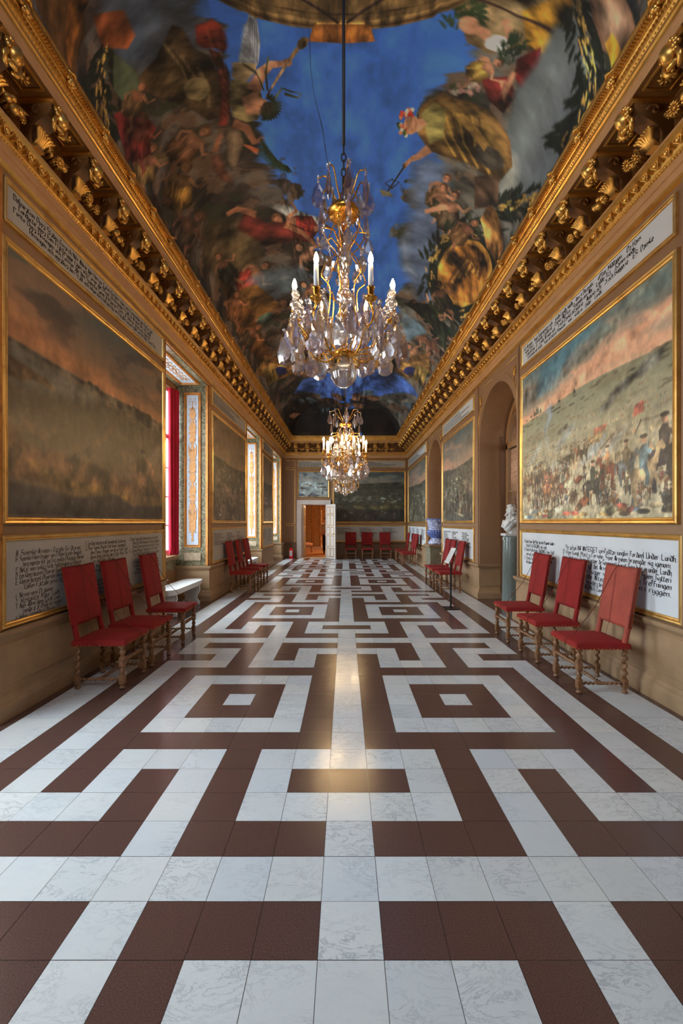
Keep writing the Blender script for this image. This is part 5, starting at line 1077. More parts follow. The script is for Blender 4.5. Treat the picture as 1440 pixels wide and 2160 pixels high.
C_L = ['F. Een Klippa hwarest en del Commenderade Fattade posto', 'G. Öfwer Swenske Öfwerdt af the Swensk. Compagnied til', '   then Danske afbogget som ehr en Sucht Canal', '   denne tilbaka drefne, dee af Gen. Maior Dan', '   Canz heft Wor: Elbwen.', 'H. Danske Artollerie som medh Huttings Karam=', '   benten oppå stranden.']
D_L = ['I. Danske Twenge Wäl Convernue längre at Gen: Artoll.', '   Öfwergaf de Höll the genom grare Daron ut Regement', '   Danske Canon ut en by Kjön och Hals. Dan Bryg.', 'K. Canone Mycket Swenske från Brandt.', '   Parti Skans Öfwerdt. Wäl och wärnat slakgen.']
def wL(m_, W, H):
    lines(m_, A_L, .10, H - .115, .046, .0235, W * .30); lines(m_, B_L, .10, H - .455, .043, .0235, W * .19)
    lines(m_, C_L, W * .36, H - .085, .047, .0225, W * .28); lines(m_, D_L, W * .67, H - .075, .047, .0225, W * .28)
    lines(m_, C_L[:5], W * .36, H - .475, .043, .021, W * .3); lines(m_, A_L[:4], W * .70, H - .36, .045, .021, W * .26)
BZ0, BZ1 = .735, 1.355
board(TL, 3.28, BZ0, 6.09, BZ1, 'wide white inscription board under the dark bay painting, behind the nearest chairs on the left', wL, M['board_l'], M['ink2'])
E_R = ['Strachan INFANTERIET wisfoddan iunglin fordeel Under Lundh.', 'D. Hans Kongl. Maij:t y Persohn. Sijne Armeen breengde sig igenom.', 'hwar Hindrars i Swen: Quarteer de Regementt Furst Som hols in under Lundh', 'E. Jorgh och Danske gaf det Arm: och wijsade uthom Swen: Rytteri', 'F. Strede W: Hans Swåger som i det all Tredje Treffningen', '   Effter W: nde Altegenwode Henden i ryggen.', 'G. Jordens Commend: Secundera des Infanterie.', '   Dn. Haas Gunn: DRAGONER. Commenderade Dragoner']
F_R = ['A. General Lieut: Edell. Maij:t sum wisti Dragonner Kunders', '   Wachl Stal BRIGADE ute wijd.', 'B. Danske Stridt Infanteri: DRAGONER J: Herr Steff.', '   som gick de Regementer Furst at Swen', 'C. Danske Rytteriet som gick till Lundh.', '   Artolleriet dragande fram.']
def wR(m_, W, H):
    for i, s in enumerate(E_R): pen(m_, s, W * .40 + (0 if i else .06), H - .17 - i * .0585, .0285 if i < 6 else .026, None, N_, maxw=W * (.575 if i < 7 else .42), nib=.36, just=i < 6)
    for i, s in enumerate(F_R): pen(m_, s, W * .03, H - .145 - i * .060, .025, None, N_, maxw=W * .30)
    for k in range(10): flourish(m_, W * .46 + k * W * .05, H - .112 - (k % 2) * .008, .014 + .006 * (k % 3), None, N_, dirn=-1 if k % 2 else 1)
    for k in range(4): flourish(m_, W * .2 + k * W * .035, H - .11, .012, None, N_)
    flourish(m_, W * .95, H - .12, .026, None, N_, turns=3); flourish(m_, W * .62, H - .615, .012, None, N_); 
board(TR, -6.42, BZ0, -3.40, BZ1, 'wide bluish white inscription board with flourished script behind the nearest chairs on the right', wR, M['board'], M['ink'])
def wsmall(seed, cols, rows, xh=.02, top=.10):
    words = ['Swenske', 'Armeen', 'och', 'Danske', 'Regementt', 'som', 'Under', 'Lundh', 'Öfwerste', 'medh', 'Dragoner', 'i', 'Bataille', 'på', 'Commend.', 'den', 'Infanterie', 'hwarest', 'Artolleriet', 'General']
    def f(m_, W, H):
        r2 = random.Random(seed)
        for c_ in range(cols):
            for r_ in range(rows if c_ % 2 else max(2, rows - 3)):
                n_ = r2.randint(3, 5); s = ('ABCDEFGHIKLM'[(c_ * 4 + r_ // 2) % 12] + '. ' if r_ % 2 == 0 else '   ') + ' '.join(r2.choice(words) for _ in range(n_)); pen(m_, s, .06 + c_ * (W - .06) / cols, H - top - r_ * xh * 2.1, xh, None, N_, maxw=(W - .1) / cols * .9)
    return f
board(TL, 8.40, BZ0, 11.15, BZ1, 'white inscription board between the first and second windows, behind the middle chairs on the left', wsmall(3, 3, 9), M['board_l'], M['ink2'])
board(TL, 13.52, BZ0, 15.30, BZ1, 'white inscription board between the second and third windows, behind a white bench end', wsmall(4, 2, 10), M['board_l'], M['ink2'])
board(TR, -11.62, BZ0, -8.86, BZ1, 'bluish white inscription board between the two arches, behind three red chairs', wsmall(5, 3, 11), M['board'], M['ink'])
board(TR, -17.98, BZ0, -14.05, BZ1, 'bluish white inscription board beyond the second arch, behind the farthest chairs on the right', wsmall(6, 4, 9), M['board'], M['ink'])
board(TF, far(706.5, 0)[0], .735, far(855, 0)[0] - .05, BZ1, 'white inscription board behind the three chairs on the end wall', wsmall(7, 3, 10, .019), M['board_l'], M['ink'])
SZ0, SZ1 = 3.84, 4.105
ST_R = [['Då Hans', 'effter Middagen.', 'den 4 Decembr.', 'stodh Lundh Wedh', 'hugg Regementern uth', 'och Armeen'], ['Ramm medh', 'Lydde Ttå.', 'Stuppeln om Ahr', 'Danske Aleffire', 'samblade Cavalleriet', 'Kongl Maij:t'], ['ES: Danske', '21 och Buggerie', 'Augusti och', 'Troch Danske Infanterie', 'Lunde Armeen och', 'Esquadroner 15'], ['Lundh.', 'Under', 'stodo in', 'som', 'Swen Infanterie Maximant', 'Commenderade Rundn']]
def wst_r(m_, W, H):
    for i, row in enumerate(ST_R):
        s = '   '.join(row[::-1]); pen(m_, s, .05 + .04 * i, H - .065 - i * .055, .028 if i < 3 else .025, None, N_, maxw=W * (.96 - .03 * i), nib=.42)
    flourish(m_, W * .63, H - .10, .03, None, N_); flourish(m_, W * .70, H - .19, .02, None, N_)
board(TR, -6.40, SZ0, -3.46, SZ1, 'narrow white strip of dated script above the riders painting, under the cornice', wst_r, M['board'], M['ink'], .04)
ST_L = ['Delineation Oppå Staden Emarch Nils Admiralen Herren Catich En Herr then som Commenderade flottan wid', 'Conducte oppå Een Flattbrygge tages och Passerade Öfwer til Hissingen Stadh at Armeen der och wedh', 'Posto Oppå Hissingen och Possserade den Swenske General Majoren Printz af Weimar Ware och saken til', 'Hissingen och oppådwa den Stadt och Wigoreusa belägringa en Bataille tog en balle Lee de halla Come Rito']
def wst_l(m_, W, H):
    for i, s in enumerate(ST_L): pen(m_, s, .07 + (.05 * (i % 2) + .12 * (i == 3)), H - .07 - i * .052, .026, None, N_, maxw=W * (.93 - .03 * i), nib=.40)
    flourish(m_, .12, H - .04, .02, None, N_, dirn=-1); flourish(m_, W * .33, H - .05, .018, None, N_)
board(TL, 3.29, SZ0, 6.08, SZ1, 'narrow shade-toned strip of script above the dark bay painting', wst_l, M['board_l'], M['ink'], .04)
for (T, a_, b_, lbl, sd) in ((TR, -11.62, -8.86, 'narrow white strip of script above the pikemen painting between the arches', 11), (TR, -17.98, -14.05, 'narrow white strip of script above the smoke column painting on the right wall', 12), (TL, 8.40, 11.15, 'narrow shade-toned strip of script above the murky painting between the first two windows', 13), (TL, 13.52, 15.30, 'narrow shade-toned strip of script above the dim painting between the second and third windows', 14),
        (TF, far(702, 0)[0], far(852.5, 0)[0], 'narrow strip of script above the wide green landscape on the end wall', 15), (TF, far(629, 0)[0], far(692, 0)[0], 'short strip of script above the seascape over the doorway', 16)):
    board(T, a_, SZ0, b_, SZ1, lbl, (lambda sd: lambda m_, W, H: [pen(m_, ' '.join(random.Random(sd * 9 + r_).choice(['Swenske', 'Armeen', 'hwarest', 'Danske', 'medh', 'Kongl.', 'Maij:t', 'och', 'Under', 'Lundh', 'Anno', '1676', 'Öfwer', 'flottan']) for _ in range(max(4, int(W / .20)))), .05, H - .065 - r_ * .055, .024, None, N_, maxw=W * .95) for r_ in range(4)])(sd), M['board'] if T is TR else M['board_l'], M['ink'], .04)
m_ = MB(); m_.box((XR - .03, 3.17, .68), (XR, 3.36, 4.2), bev=.006); m_.box((XR - .045, 3.22, .68), (XR - .03, 3.31, 4.2), bev=.004); trim(m_, M['brown'])
# ------------------------------------------------------------------ red velvet chairs with twist-turned legs
def block(m_, z0, z1, s=.019, T=None): m_.box((-s, -s, z0), (s, s, z1), T, bev=.006)
def twist(m_, z0, z1, r, T=None, pitch=.062, seg=12):
    n = max(8, int((z1 - z0) / .006)); prof = [(r, z0 + (z1 - z0) * i / n) for i in range(n + 1)]; prof[0] = (r * .6, z0); prof[-1] = (r * .6, z1)
    vs = []; fs = []
    for k, (rr, z) in enumerate(prof):
        ph = 2 * PI * z / pitch; cx, cy = rr * .36 * math.cos(ph), rr * .36 * math.sin(ph)
        for i in range(seg): a = 2 * PI * i / seg; vs.append((cx + rr * .78 * math.cos(a), cy + rr * .78 * math.sin(a), z))
    for k in range(n):
        for i in range(seg): j = (i + 1) % seg; fs.append((k * seg + i, k * seg + j, (k + 1) * seg + j, (k + 1) * seg + i))
    m_.add(vs, fs, True, T)
FOOT = [(.004, 0), (.013, .001), (.019, .008), (.020, .017), (.014, .026), (.011, .032), (.016, .038), (.012, .045)]
def fat(p, k=1.28): return [(r * k, z) for r, z in p]
def fleg():
    m_ = MB(); m_.lathe(fat(FOOT), 12); block(m_, .045, .128, .0245)
    m_.lathe(fat([(.012, .128), (.018, .134), (.012, .141), (.017, .150), (.021, .163), (.016, .180), (.010, .188), (.016, .196), (.012, .202)]), 14); block(m_, .200, .288, .0245)
    m_.lathe(fat([(.012, .288), (.018, .294), (.011, .302), (.018, .314), (.022, .330), (.017, .346), (.010, .354), (.017, .361), (.013, .368)]), 14); block(m_, .366, .402, .0235); return m_
def rleg():
    m_ = MB(); m_.lathe(fat(FOOT), 12); block(m_, .045, .128, .0235); twist(m_, .126, .368, .0235); block(m_, .366, .402, .020); return m_
def between(p, q):
    p = Vector(p); q = Vector(q); d = q - p; z = d.normalized(); x = z.orthogonal().normalized(); y = z.cross(x); Mx = Matrix((x, y, z)).transposed().to_4x4(); return Matrix.Translation(p) @ Mx, d.length
def rail(p, q, r=.0150, mid=True, pitch=.04):
    m_ = MB(); T, L = between(p, q)
    if mid:
        twist(m_, 0, L / 2 - .028, r, T, pitch); twist(m_, L / 2 + .028, L, r, T, pitch); m_.box((-.012, -.012, L / 2 - .03), (.012, .012, L / 2 + .03), T, bev=.004)
    else: twist(m_, 0, L, r, T, pitch)
    return m_
def cushion(w_, d_, z0, z1, puff, n=12):
    """upholstered slab: rounded edges, softly domed top; x 0..w, y -d/2..d/2"""
    m_ = MB(); e = .012; ys_ = [-d_ / 2, -d_ / 2 + e] + list(np.linspace(-d_ / 2 + .04, d_ / 2 - .04, n)) + [d_ / 2 - e, d_ / 2]; xs_ = [0, e] + list(np.linspace(.04, w_ - .04, n)) + [w_ - e, w_]; vs = []
    for x in xs_:
        for y in ys_:
            ux = min(x, w_ - x); uy = min(y + d_ / 2, d_ / 2 - y); k = min(1, (ux / .05)) * min(1, uy / .05); edge = e * .7 if (ux < 1e-6 or uy < 1e-6) else 0
            vs.append((x, y, z1 - edge + puff * min(1, k) * (math.sin(PI * x / w_) * math.sin(PI * (y / d_ + .5))) ** .6))
    ny = len(ys_); nx = len(xs_); fs = [(i * ny + j, (i + 1) * ny + j, (i + 1) * ny + j + 1, i * ny + j + 1) for i in range(nx - 1) for j in range(ny - 1)]
    rim = [i * ny for i in range(nx)] + [(nx - 1) * ny + j for j in range(1, ny)] + [i * ny + ny - 1 for i in range(nx - 2, -1, -1)] + [j for j in range(ny - 2, 0, -1)]
    b0 = len(vs)
    for k in rim: vs.append((vs[k][0], vs[k][1], z0))
    L = len(rim); fs += [(rim[i], b0 + i, b0 + (i + 1) % L, rim[(i + 1) % L]) for i in range(L)]; fs.append(tuple(b0 + i for i in range(L)))
    return m_.add(vs, fs, True)
# chair faces local -x ... front legs at x = -.40, rear legs at x = 0
FL, RLx, HW = -.40, 0.0, .205
ch = {}
ch['seat'] = cushion(.475, .47, .392, .442, .012).mesh('seat', M['velvet'])
ch['front_leg'] = fleg().mesh('leg', M['wood']); ch['rear_leg'] = rleg().mesh('leg', M['wood'])
m_ = rail((FL + .02, 0, .088), (RLx - .02, 0, .088)); ch['side'] = m_.mesh('side_stretcher', M['wood'])
ch['cross'] = rail((FL / 2, -HW, .088), (FL / 2, HW, .088), mid=False).mesh('cross_stretcher', M['wood'])
ch['front'] = rail((FL, -HW + .02, .245), (FL, HW - .02, .245), .0185, False, .038).mesh('front_stretcher', M['wood'])
ch['rear'] = rail((RLx, -HW + .02, .245), (RLx, HW - .02, .245), .014, False).mesh('rear_stretcher', M['wood'])
LEAN = .16     # backward lean of the back, radians
def backpad():
    m_ = MB(); ny, nz = 12, 18; vs = []; fs = []
    for side in (0, 1):
        for k in range(nz + 1):
            z = .57 + (1.10 - .57) * k / nz
            for j in range(ny + 1):
                y = -.225 + .45 * j / ny; ed_ = min(min(j, ny - j) / 1.5, min(k, nz - k) / 1.5, 1); th = .024 * (.72 + .28 * ed_) + (.004 * math.sin(PI * j / ny) if side == 0 else 0)
                sag = -.006 * math.sin(PI * j / ny) if k == nz else 0
                x = (-th if side == 0 else th); vs.append((x, y, z + sag))
    N = (ny + 1) * (nz + 1); f = lambda s, k, j: s * N + k * (ny + 1) + j
    for s in (0, 1):
        for k in range(nz):
            for j in range(ny): fs.append((f(s, k, j), f(s, k, j + 1), f(s, k + 1, j + 1), f(s, k + 1, j)))
    for k in range(nz): fs += [(f(0, k, 0), f(1, k, 0), f(1, k + 1, 0), f(0, k + 1, 0)), (f(0, k, ny), f(1, k, ny), f(1, k + 1, ny), f(0, k + 1, ny))]
    for j in range(ny): fs += [(f(0, 0, j), f(1, 0, j), f(1, 0, j + 1), f(0, 0, j + 1)), (f(0, nz, j), f(1, nz, j), f(1, nz, j + 1), f(0, nz, j + 1))]
    vs = [(x + (z - .44) * math.tan(LEAN) + .012, y, z) for x, y, z in vs]
    return m_.add(vs, fs, True)
ch['back'] = backpad().mesh('backrest', M['velvet']); ch['back_fade'] = backpad().mesh('backrest', M['velvet_fade'])
def posts():
    m_ = MB()
    for s in (0,): m_.tube([(.0, 0, .40), (.008, 0, .45), (.012 + .14 * math.tan(LEAN), 0, .58), (.012 + .6 * math.tan(LEAN), 0, 1.05)], .0235, 10)
    return m_
ch['posts'] = posts().mesh('back_post', M['velvet']); ch['posts_fade'] = posts().mesh('back_post', M['velvet_fade'])
def seat_mb():
    m_ = cushion(.475, .47, .392, .442, .012); m_.cur = 1
    for i in range(14):
        x = .475 * (i + .5) / 14
        for s in (-1, 1): m_.sph((x, s * .2365, .399), .0052, seg=6, rings=4)
    for i in range(14): m_.sph((-.0015, -.225 + .45 * (i + .5) / 14, .399), .0052, seg=6, rings=4)
    return m_
def nailed(m_):
    m_.cur = 1
    for i in range(22):
        z = .58 + .51 * (i + .5) / 22
        for s in (-1, 1): m_.sph((.026 + (z - .44) * math.tan(LEAN), s * .2265, z), .0046, seg=6, rings=4)
    return m_
ch['seat'] = seat_mb().mesh('seat', [M['velvet'], M['brass']])
ch['back'] = nailed(backpad()).mesh('backrest', [M['velvet'], M['brass']]); ch['back_fade'] = nailed(backpad()).mesh('backrest', [M['velvet_fade'], M['brass']])
def cordm():
    m_ = MB(); t = math.tan(LEAN); top = (.012 + .66 * t - .03, .03, 1.103)
    m_.tube([(top[0] + .05, .02, .98), (top[0] + .055, .02, 1.09), top, (top[0] - .03, .03, 1.06), (-.14, .0, .72), (-.37, -.05, .468), (-.425, -.06, .462), (-.452, -.06, .43), (-.447, -.06, .385)], .0032, 5)
    m_.tube([(top[0] - .012, .03, 1.09), (.012 + .13 * t - .032, .02, .58), (-.03, .02, .46)], .0018, 4); return m_
ch['cord'] = cordm().mesh('tied_cord', M['cord'])
def rotT(x, y, z=0): return Matrix.Translation((x, y, z))
def make_chair(fade=False):
    t = thing('chair', '', 'chair')
    s = link('seat', ch['seat'], t, (.04 - .475, 0, 0))
    for (x, k) in ((FL, 'front_leg'), (RLx, 'rear_leg')):
        for sg in (-1, 1): link('leg', ch[k], t, (x, sg * HW, 0))
    for sg in (-1, 1): link('side_stretcher', ch['side'], t, (0, sg * HW, 0))
    link('cross_stretcher', ch['cross'], t); link('front_stretcher', ch['front'], t)
    link('backrest', ch['back_fade' if fade else 'back'], t); [link('back_post', ch['posts_fade' if fade else 'posts'], t, (0, sg * .20, 0)) for sg in (-1, 1)]; link('tied_cord', ch['cord'], t); return t
CH = [  # x of rear legs, y centre, rotation, label, group, faded
    (2.452, 3.97, 0, 'nearest chair on the right, its backrest faded to salmon velvet, by the inscription board', 'red chairs along the right wall', True),
    (2.45, 4.80, 0, 'bright red velvet chair between the faded chair and the chair by the marble bust', 'red chairs along the right wall', False),
    (2.44, 5.56, 0, 'red velvet chair nearest the column with the marble bust', 'red chairs along the right wall', False),
    (2.43, 9.33, 0, 'red velvet chair just behind the black information stand, between the arches', 'red chairs between the arches', False),
    (2.43, 10.05, 0, 'middle chair of the three red ones between the two arches', 'red chairs between the arches', False),
    (2.44, 10.60, 0, 'red velvet chair nearest the stone pedestal with the blue vase', 'red chairs between the arches', False),
    (2.41, 15.05, 0, 'red chair nearest the viewer in the farthest trio on the right wall', 'red chairs beyond the blue vase', False),
    (2.41, 15.60, 0, 'middle red chair of the farthest trio on the right wall', 'red chairs beyond the blue vase', False),
    (2.41, 16.95, 0, 'red chair closest to the corner of the right wall and end wall', 'red chairs beyond the blue vase', False),
    (-2.415, 4.07, PI, 'nearest dark red chair on the left, in front of the inscription board', 'red chairs under the bay painting', False),
    (-2.415, 4.68, PI, 'middle dark red chair of the three under the bay painting', 'red chairs under the bay painting', False),
    (-2.415, 5.50, PI, 'red chair nearest the first window niche and its white bench', 'red chairs under the bay painting', False),
    (-2.42, 9.32, PI, 'nearest of the three red chairs between the first and second windows', 'red chairs between the first two windows', False),
    (-2.42, 10.10, PI, 'middle chair of the three between the first and second windows', 'red chairs between the first two windows', False),
    (-2.42, 10.88, PI, 'red chair nearest the second window niche', 'red chairs between the first two windows', False)]
proto = {False: make_chair(False), True: make_chair(True)}; used = set()
for i, (x, y, rz, lbl, grp, fade) in enumerate(CH):
    o_ = proto[fade] if fade not in used else copy_tree(proto[fade]); used.add(fade)
    o_.location = (x, y, 0); o_.rotation_euler = (0, 0, rz + [.0, .03, -.02, .015, -.02, .03][i % 6]); o_['label'] = lbl; o_['group'] = grp
for (px, lbl) in ((739.7, 'dark red chair against the end wall, closest to the open door'), (774.3, 'dark red chair in the middle of the end wall row'), (812.5, 'dark red chair at the end wall nearest the right corner')):
    o_ = copy_tree(proto[False]); o_.location = ((px - VPX) * 17.8 / F, 17.93, 0); o_.rotation_euler = (0, 0, R(90)); o_['label'] = lbl; o_['group'] = 'red chairs against the end wall'

# ------------------------------------------------------------------ white painted benches in the niches
def bench(x, y0, y1, lbl):
    t = thing('bench', lbl, 'bench', (x, (y0 + y1) / 2, 0), 0, 'white benches in the window niches'); L = (y1 - y0) / 2; W = .19
    pts = []
    for (sx_, sy, a0) in ((1, 1, 0), (-1, 1, PI / 2), (-1, -1, PI), (1, -1, 3 * PI / 2)):
        for k in range(7): a = a0 + k / 6 * PI / 2; pts.append((sx_ * (W - .13) + .13 * math.cos(a), sy * (L - .22) + .22 * math.sin(a)))
    m_ = MB(); m_.poly(pts, .425, .445); m_.poly([(a * .96, b_ * .985) for a, b_ in pts], .385, .425); m_.poly([(a * .90, b_ * .96) for a, b_ in pts], .355, .386); m_.build('seat', M['white_paint'], t)
    for sy in (-1, 1):
        for sx_ in (-1, 1):
            m_ = MB(); c_ = [(.055, .36), (.085, .33), (.095, .28), (.07, .22), (.045, .17), (.04, .12), (.06, .08), (.085, .05), (.08, .0)]
            for off in (0, .035): m_.tube([(sx_ * (.06 + a - off), sy * (L - .20), z) for a, z in c_], [.014] * 7 + [.018, .02], 6)
            m_.box((sx_ * .12 - .03, sy * (L - .20) - .02, 0), (sx_ * .12 + .03, sy * (L - .20) + .02, .02), bev=.004); m_.build('leg', M['white_paint'], t)
    m_ = MB(); m_.box((-.012, -L + .25, .30), (.012, L - .25, .355)); m_.box((-.10, -L + .19, .05), (.10, -L + .21, .34)); m_.box((-.10, L - .21, .05), (.10, L - .19, .34)); m_.build('under_board', M['white_paint'], t)
bench(-2.83, 6.62, 8.08, 'white bench with scrolled legs in the first window niche, beside the curtain')
bench(-2.83, 11.75, 13.2, 'white bench in the second window niche, past the middle chairs')

# ------------------------------------------------------------------ crimson curtains
def curtain(y0, y1, lbl, sd, x=-3.19):
    m_ = MB(); n = 44; rows = 26; vs = []; rg2 = random.Random(sd); ph = [rg2.uniform(0, 6) for _ in range(4)]
    for side in (0, 1):
        for k in range(rows + 1):
            z = .905 + (3.98 - .905) * k / rows; sp = 1 - .10 * (1 - k / rows)
            for i in range(n + 1):
                u = i / n; t_ = (u - .5) * sp; y = (y0 + y1) / 2 + t_ * (y1 - y0); vs.append((x + t_ * .08 + .034 * math.sin(u * 3.5 * 2 * PI + ph[0] + .4 * math.sin(k * .1)) + .012 * math.sin(u * 11 * PI + ph[1]) + side * .004, y, z))
    N = (n + 1) * (rows + 1); fs = []
    for s in (0, 1):
        for k in range(rows):
            for i in range(n): a = s * N + k * (n + 1) + i; fs.append((a, a + 1, a + n + 2, a + n + 1))
    for i in range(n): fs.append((i, i + 1, N + i + 1, N + i))
    m_.add(vs, fs, True); return tag(m_.build('curtain', M['curtain']), lbl, 'curtain')
curtain(7.84, 8.12, 'crimson silk curtain hanging in folds at the first window', 1)

# ------------------------------------------------------------------ information stand
t = thing('information_stand', 'black stand with a tilted white text sheet, before the chairs between the arches', 'stand', (1.84, 7.48, 0))
m_ = MB(); m_.box((-.125, -.15, 0), (.125, .15, .012), bev=.003); m_.build('base', M['black'], t)
m_ = MB(); m_.box((-.0125, -.0125, .01), (.0125, .0125, .80), bev=.002); m_.build('pole', M['black'], t)
TB = Matrix.Translation((-.005, 0, .925)) @ Matrix.Rotation(R(-64), 4, 'Y')
m_ = MB(); m_.box((-.152, -.155, -.006), (.152, .155, .004), TB, bev=.002); m_.build('board', M['black'], t)
m_ = MB(); m_.box((-.146, -.149, .004), (.146, .149, .006), TB); sh_ = m_.build('text_sheet', M['white_paint'], t)
m_ = MB(); Tt = TB @ Matrix(((0, -1, 0, 0), (-1, 0, 0, 0), (0, 0, 1, 0), (0, 0, 0, 1)))
for r_ in range(13):
    for (u0, u1) in ((-.125, -.01), (.01, .125)):
        m_.box((u0, .115 - r_ * .016, .0062), (u1 - .02 * ((r_ * 7) % 3), .1185 - r_ * .016, .0065), Tt)
m_.build('print', M['ink2'], sh_)

# ------------------------------------------------------------------ pedestal and blue and white vase
t = thing('pedestal', 'mossy grey stone pedestal carrying the blue and white vase', 'pedestal', (2.78, 12.90, 0))
m_ = MB(); m_.box((-.34, -.40, 0), (.34, .40, .12), bev=.01); m_.box((-.30, -.36, .12), (.30, .36, .76), bev=.008); m_.box((-.33, -.39, .75), (.33, .39, .79), bev=.01); m_.build('shaft', M['pedestal'], t)
m_ = MB(); m_.box((-.35, -.41, .79), (.35, .41, .85), bev=.012); m_.build('top_slab', M['stone'], t)
t = thing('vase', 'large blue and white faience urn with a flared rim, on the stone pedestal', 'vase', (2.76, 12.90, .85))
m_ = MB(); m_.lathe([(.20, .0), (.25, .0), (.265, .02), (.262, .06), (.24, .10), (.20, .14), (.17, .17), (.165, .19)], 40); m_.build('foot', M['delft'], t)
m_ = MB(); m_.lathe([(.165, .19), (.178, .20), (.20, .215), (.24, .26), (.285, .33), (.30, .39), (.285, .42), (.262, .43)], 96, None, True, 0, 24, .045); m_.build('gadrooned_bowl', M['delft_blue'], t)
m_ = MB(); m_.lathe([(.262, .42), (.258, .44), (.265, .52), (.28, .62), (.305, .70), (.33, .74), (.335, .765), (.31, .77), (.27, .66), (.24, .5)], 48); m_.build('neck', M['delft'], t)
m_ = MB(); m_.lathe([(.331, .735), (.338, .75), (.338, .768), (.325, .77)], 48); m_.lathe([(.168, .182), (.176, .19), (.168, .198)], 32); m_.build('blue_band', M['delft_blue'], t)

# ------------------------------------------------------------------ granite column and marble bust
t = thing('column_pedestal', 'green-grey granite column carrying the marble bust, in the near arch', 'column', (3.0, 7.72, 0))
m_ = MB(); m_.lathe([(.215, 0), (.215, .03), (.20, .035), (.205, .05), (.20, .065), (.18, .075), (.172, .10), (.168, .3), (.163, .8), (.158, 1.235), (.155, 1.262)], 40); m_.build('shaft', M['granite'], t)
m_ = MB(); m_.box((-.165, -.045, 1.19), (-.158, .005, 1.23)); m_.build('small_label', M['white_paint'], t)
t = thing('bust', 'white marble bust of a man in a long curled wig and draped cloak, facing left', 'bust', (3.0, 7.72, 1.262))
m_ = MB(); m_.box((-.16, -.12, 0), (.13, .12, .045), bev=.004); m_.box((-.04, -.06, .04), (.10, .06, .30), bev=.01); m_.build('socle', M['bust'], t)
m_ = MB(); rg2 = random.Random(8); B = lambda x, y, z, a, b_, c_: m_.sph((x, y, z), 1, seg=16, rings=12, sc=(a, b_, c_))
B(-.03, 0, .47, .062, .055, .078); B(-.045, 0, .435, .045, .042, .045); B(-.095, 0, .455, .018, .012, .016); B(-.088, 0, .475, .012, .010, .025); B(-.075, .022, .485, .016, .012, .008); B(-.075, -.022, .485, .016, .012, .008); B(-.085, 0, .425, .014, .016, .006); B(-.078, 0, .402, .018, .018, .014)
m_.tube([(.0, 0, .43), (-.01, 0, .34)], [.045, .055], 12)
B(.02, 0, .27, .11, .19, .085); B(-.05, 0, .22, .09, .15, .10); B(-.07, 0, .14, .07, .10, .07)
for (p, q_, r_) in (((-.10, -.15, .26), (-.06, .10, .10), .03), ((-.02, -.18, .32), (-.12, .05, .14), .028), ((.10, -.12, .36), (-.10, .0, .08), .03), ((.12, .05, .34), (-.03, .12, .06), .034), ((.15, .0, .30), (.0, .02, .10), .04), ((-.1, .14, .28), (-.11, -.05, .12), .024)):
    P0, P1 = Vector(p), Vector(q_); mid_ = (P0 + P1) / 2 + Vector((-.05, 0, -.03)); m_.tube([P0, mid_, P1], [r_ * .7, r_, r_ * .7], 8)
for i in range(120):
    a = rg2.uniform(.9, 2 * PI - .9); z = rg2.uniform(.27, .55); rr = .066 + .028 * math.sin((z - .25) * 9) + (.03 if z < .40 else 0); k = .9 if z < .5 else .75
    m_.sph((-.022 - rr * k * math.cos(a), rr * 1.05 * k * math.sin(a), z), rg2.uniform(.013, .024), seg=8, rings=6)
for i in range(22): a = rg2.uniform(0, 2 * PI); m_.sph((-.02 + .04 * math.cos(a), .04 * math.sin(a), .545), .02, seg=8, rings=6)
bo = m_.build('figure', M['bust'], t); md = bo.modifiers.new('merge', 'REMESH'); md.mode = 'VOXEL'; md.voxel_size = .0055; md.use_smooth_shade = True; sm = bo.modifiers.new('soften', 'SMOOTH'); sm.iterations = 2; sm.factor = .5

# ------------------------------------------------------------------ fire extinguisher
t = thing('fire_extinguisher', 'red fire extinguisher with a white label, left of the open doorway', 'fire extinguisher', (-2.26, 17.86, 0))
m_ = MB(); m_.lathe([(.06, 0), (.082, .004), (.086, .02), (.086, .36), (.078, .40), (.05, .435), (.028, .45), (.024, .47)], 24); m_.build('cylinder', M['ext_red'], t)
m_ = MB()
for i in range(7):
    a0 = -PI / 2 - .62 + i * .18; a1 = a0 + .18; m_.add([(.0868 * math.cos(a0), .0868 * math.sin(a0), .11), (.0868 * math.cos(a1), .0868 * math.sin(a1), .11), (.0868 * math.cos(a1), .0868 * math.sin(a1), .33), (.0868 * math.cos(a0), .0868 * math.sin(a0), .33)], [(0, 1, 2, 3)], True)
lb = m_.build('label', M['ext_label'], t); m_ = MB()
for k in range(6): m_.box((-.04, -.0890, .14 + k * .03), (.04 - .01 * (k % 3), -.0875, .15 + k * .03))
m_.build('print', M['ink'], lb)
m_ = MB(); m_.lathe([(.022, .46), (.026, .47), (.026, .50), (.015, .505)], 12); m_.tube([(0, 0, .50), (.03, -.02, .525), (.08, -.05, .545)], .008, 6); m_.tube([(0, 0, .495), (.03, -.02, .50), (.07, -.04, .505)], .007, 6); m_.build('valve', M['black'], t)
m_ = MB(); m_.tube([(-.02, 0, .485), (-.075, -.02, .48), (-.105, -.03, .40), (-.105, -.03, .25), (-.10, -.03, .10)], [.009] * 4 + [.016], 8); m_.build('hose', M['green'], t)
m_ = MB(); m_.sph((.045, -.03, .52), .014, seg=8, rings=6); m_.build('safety_tag', M['brass'], t)

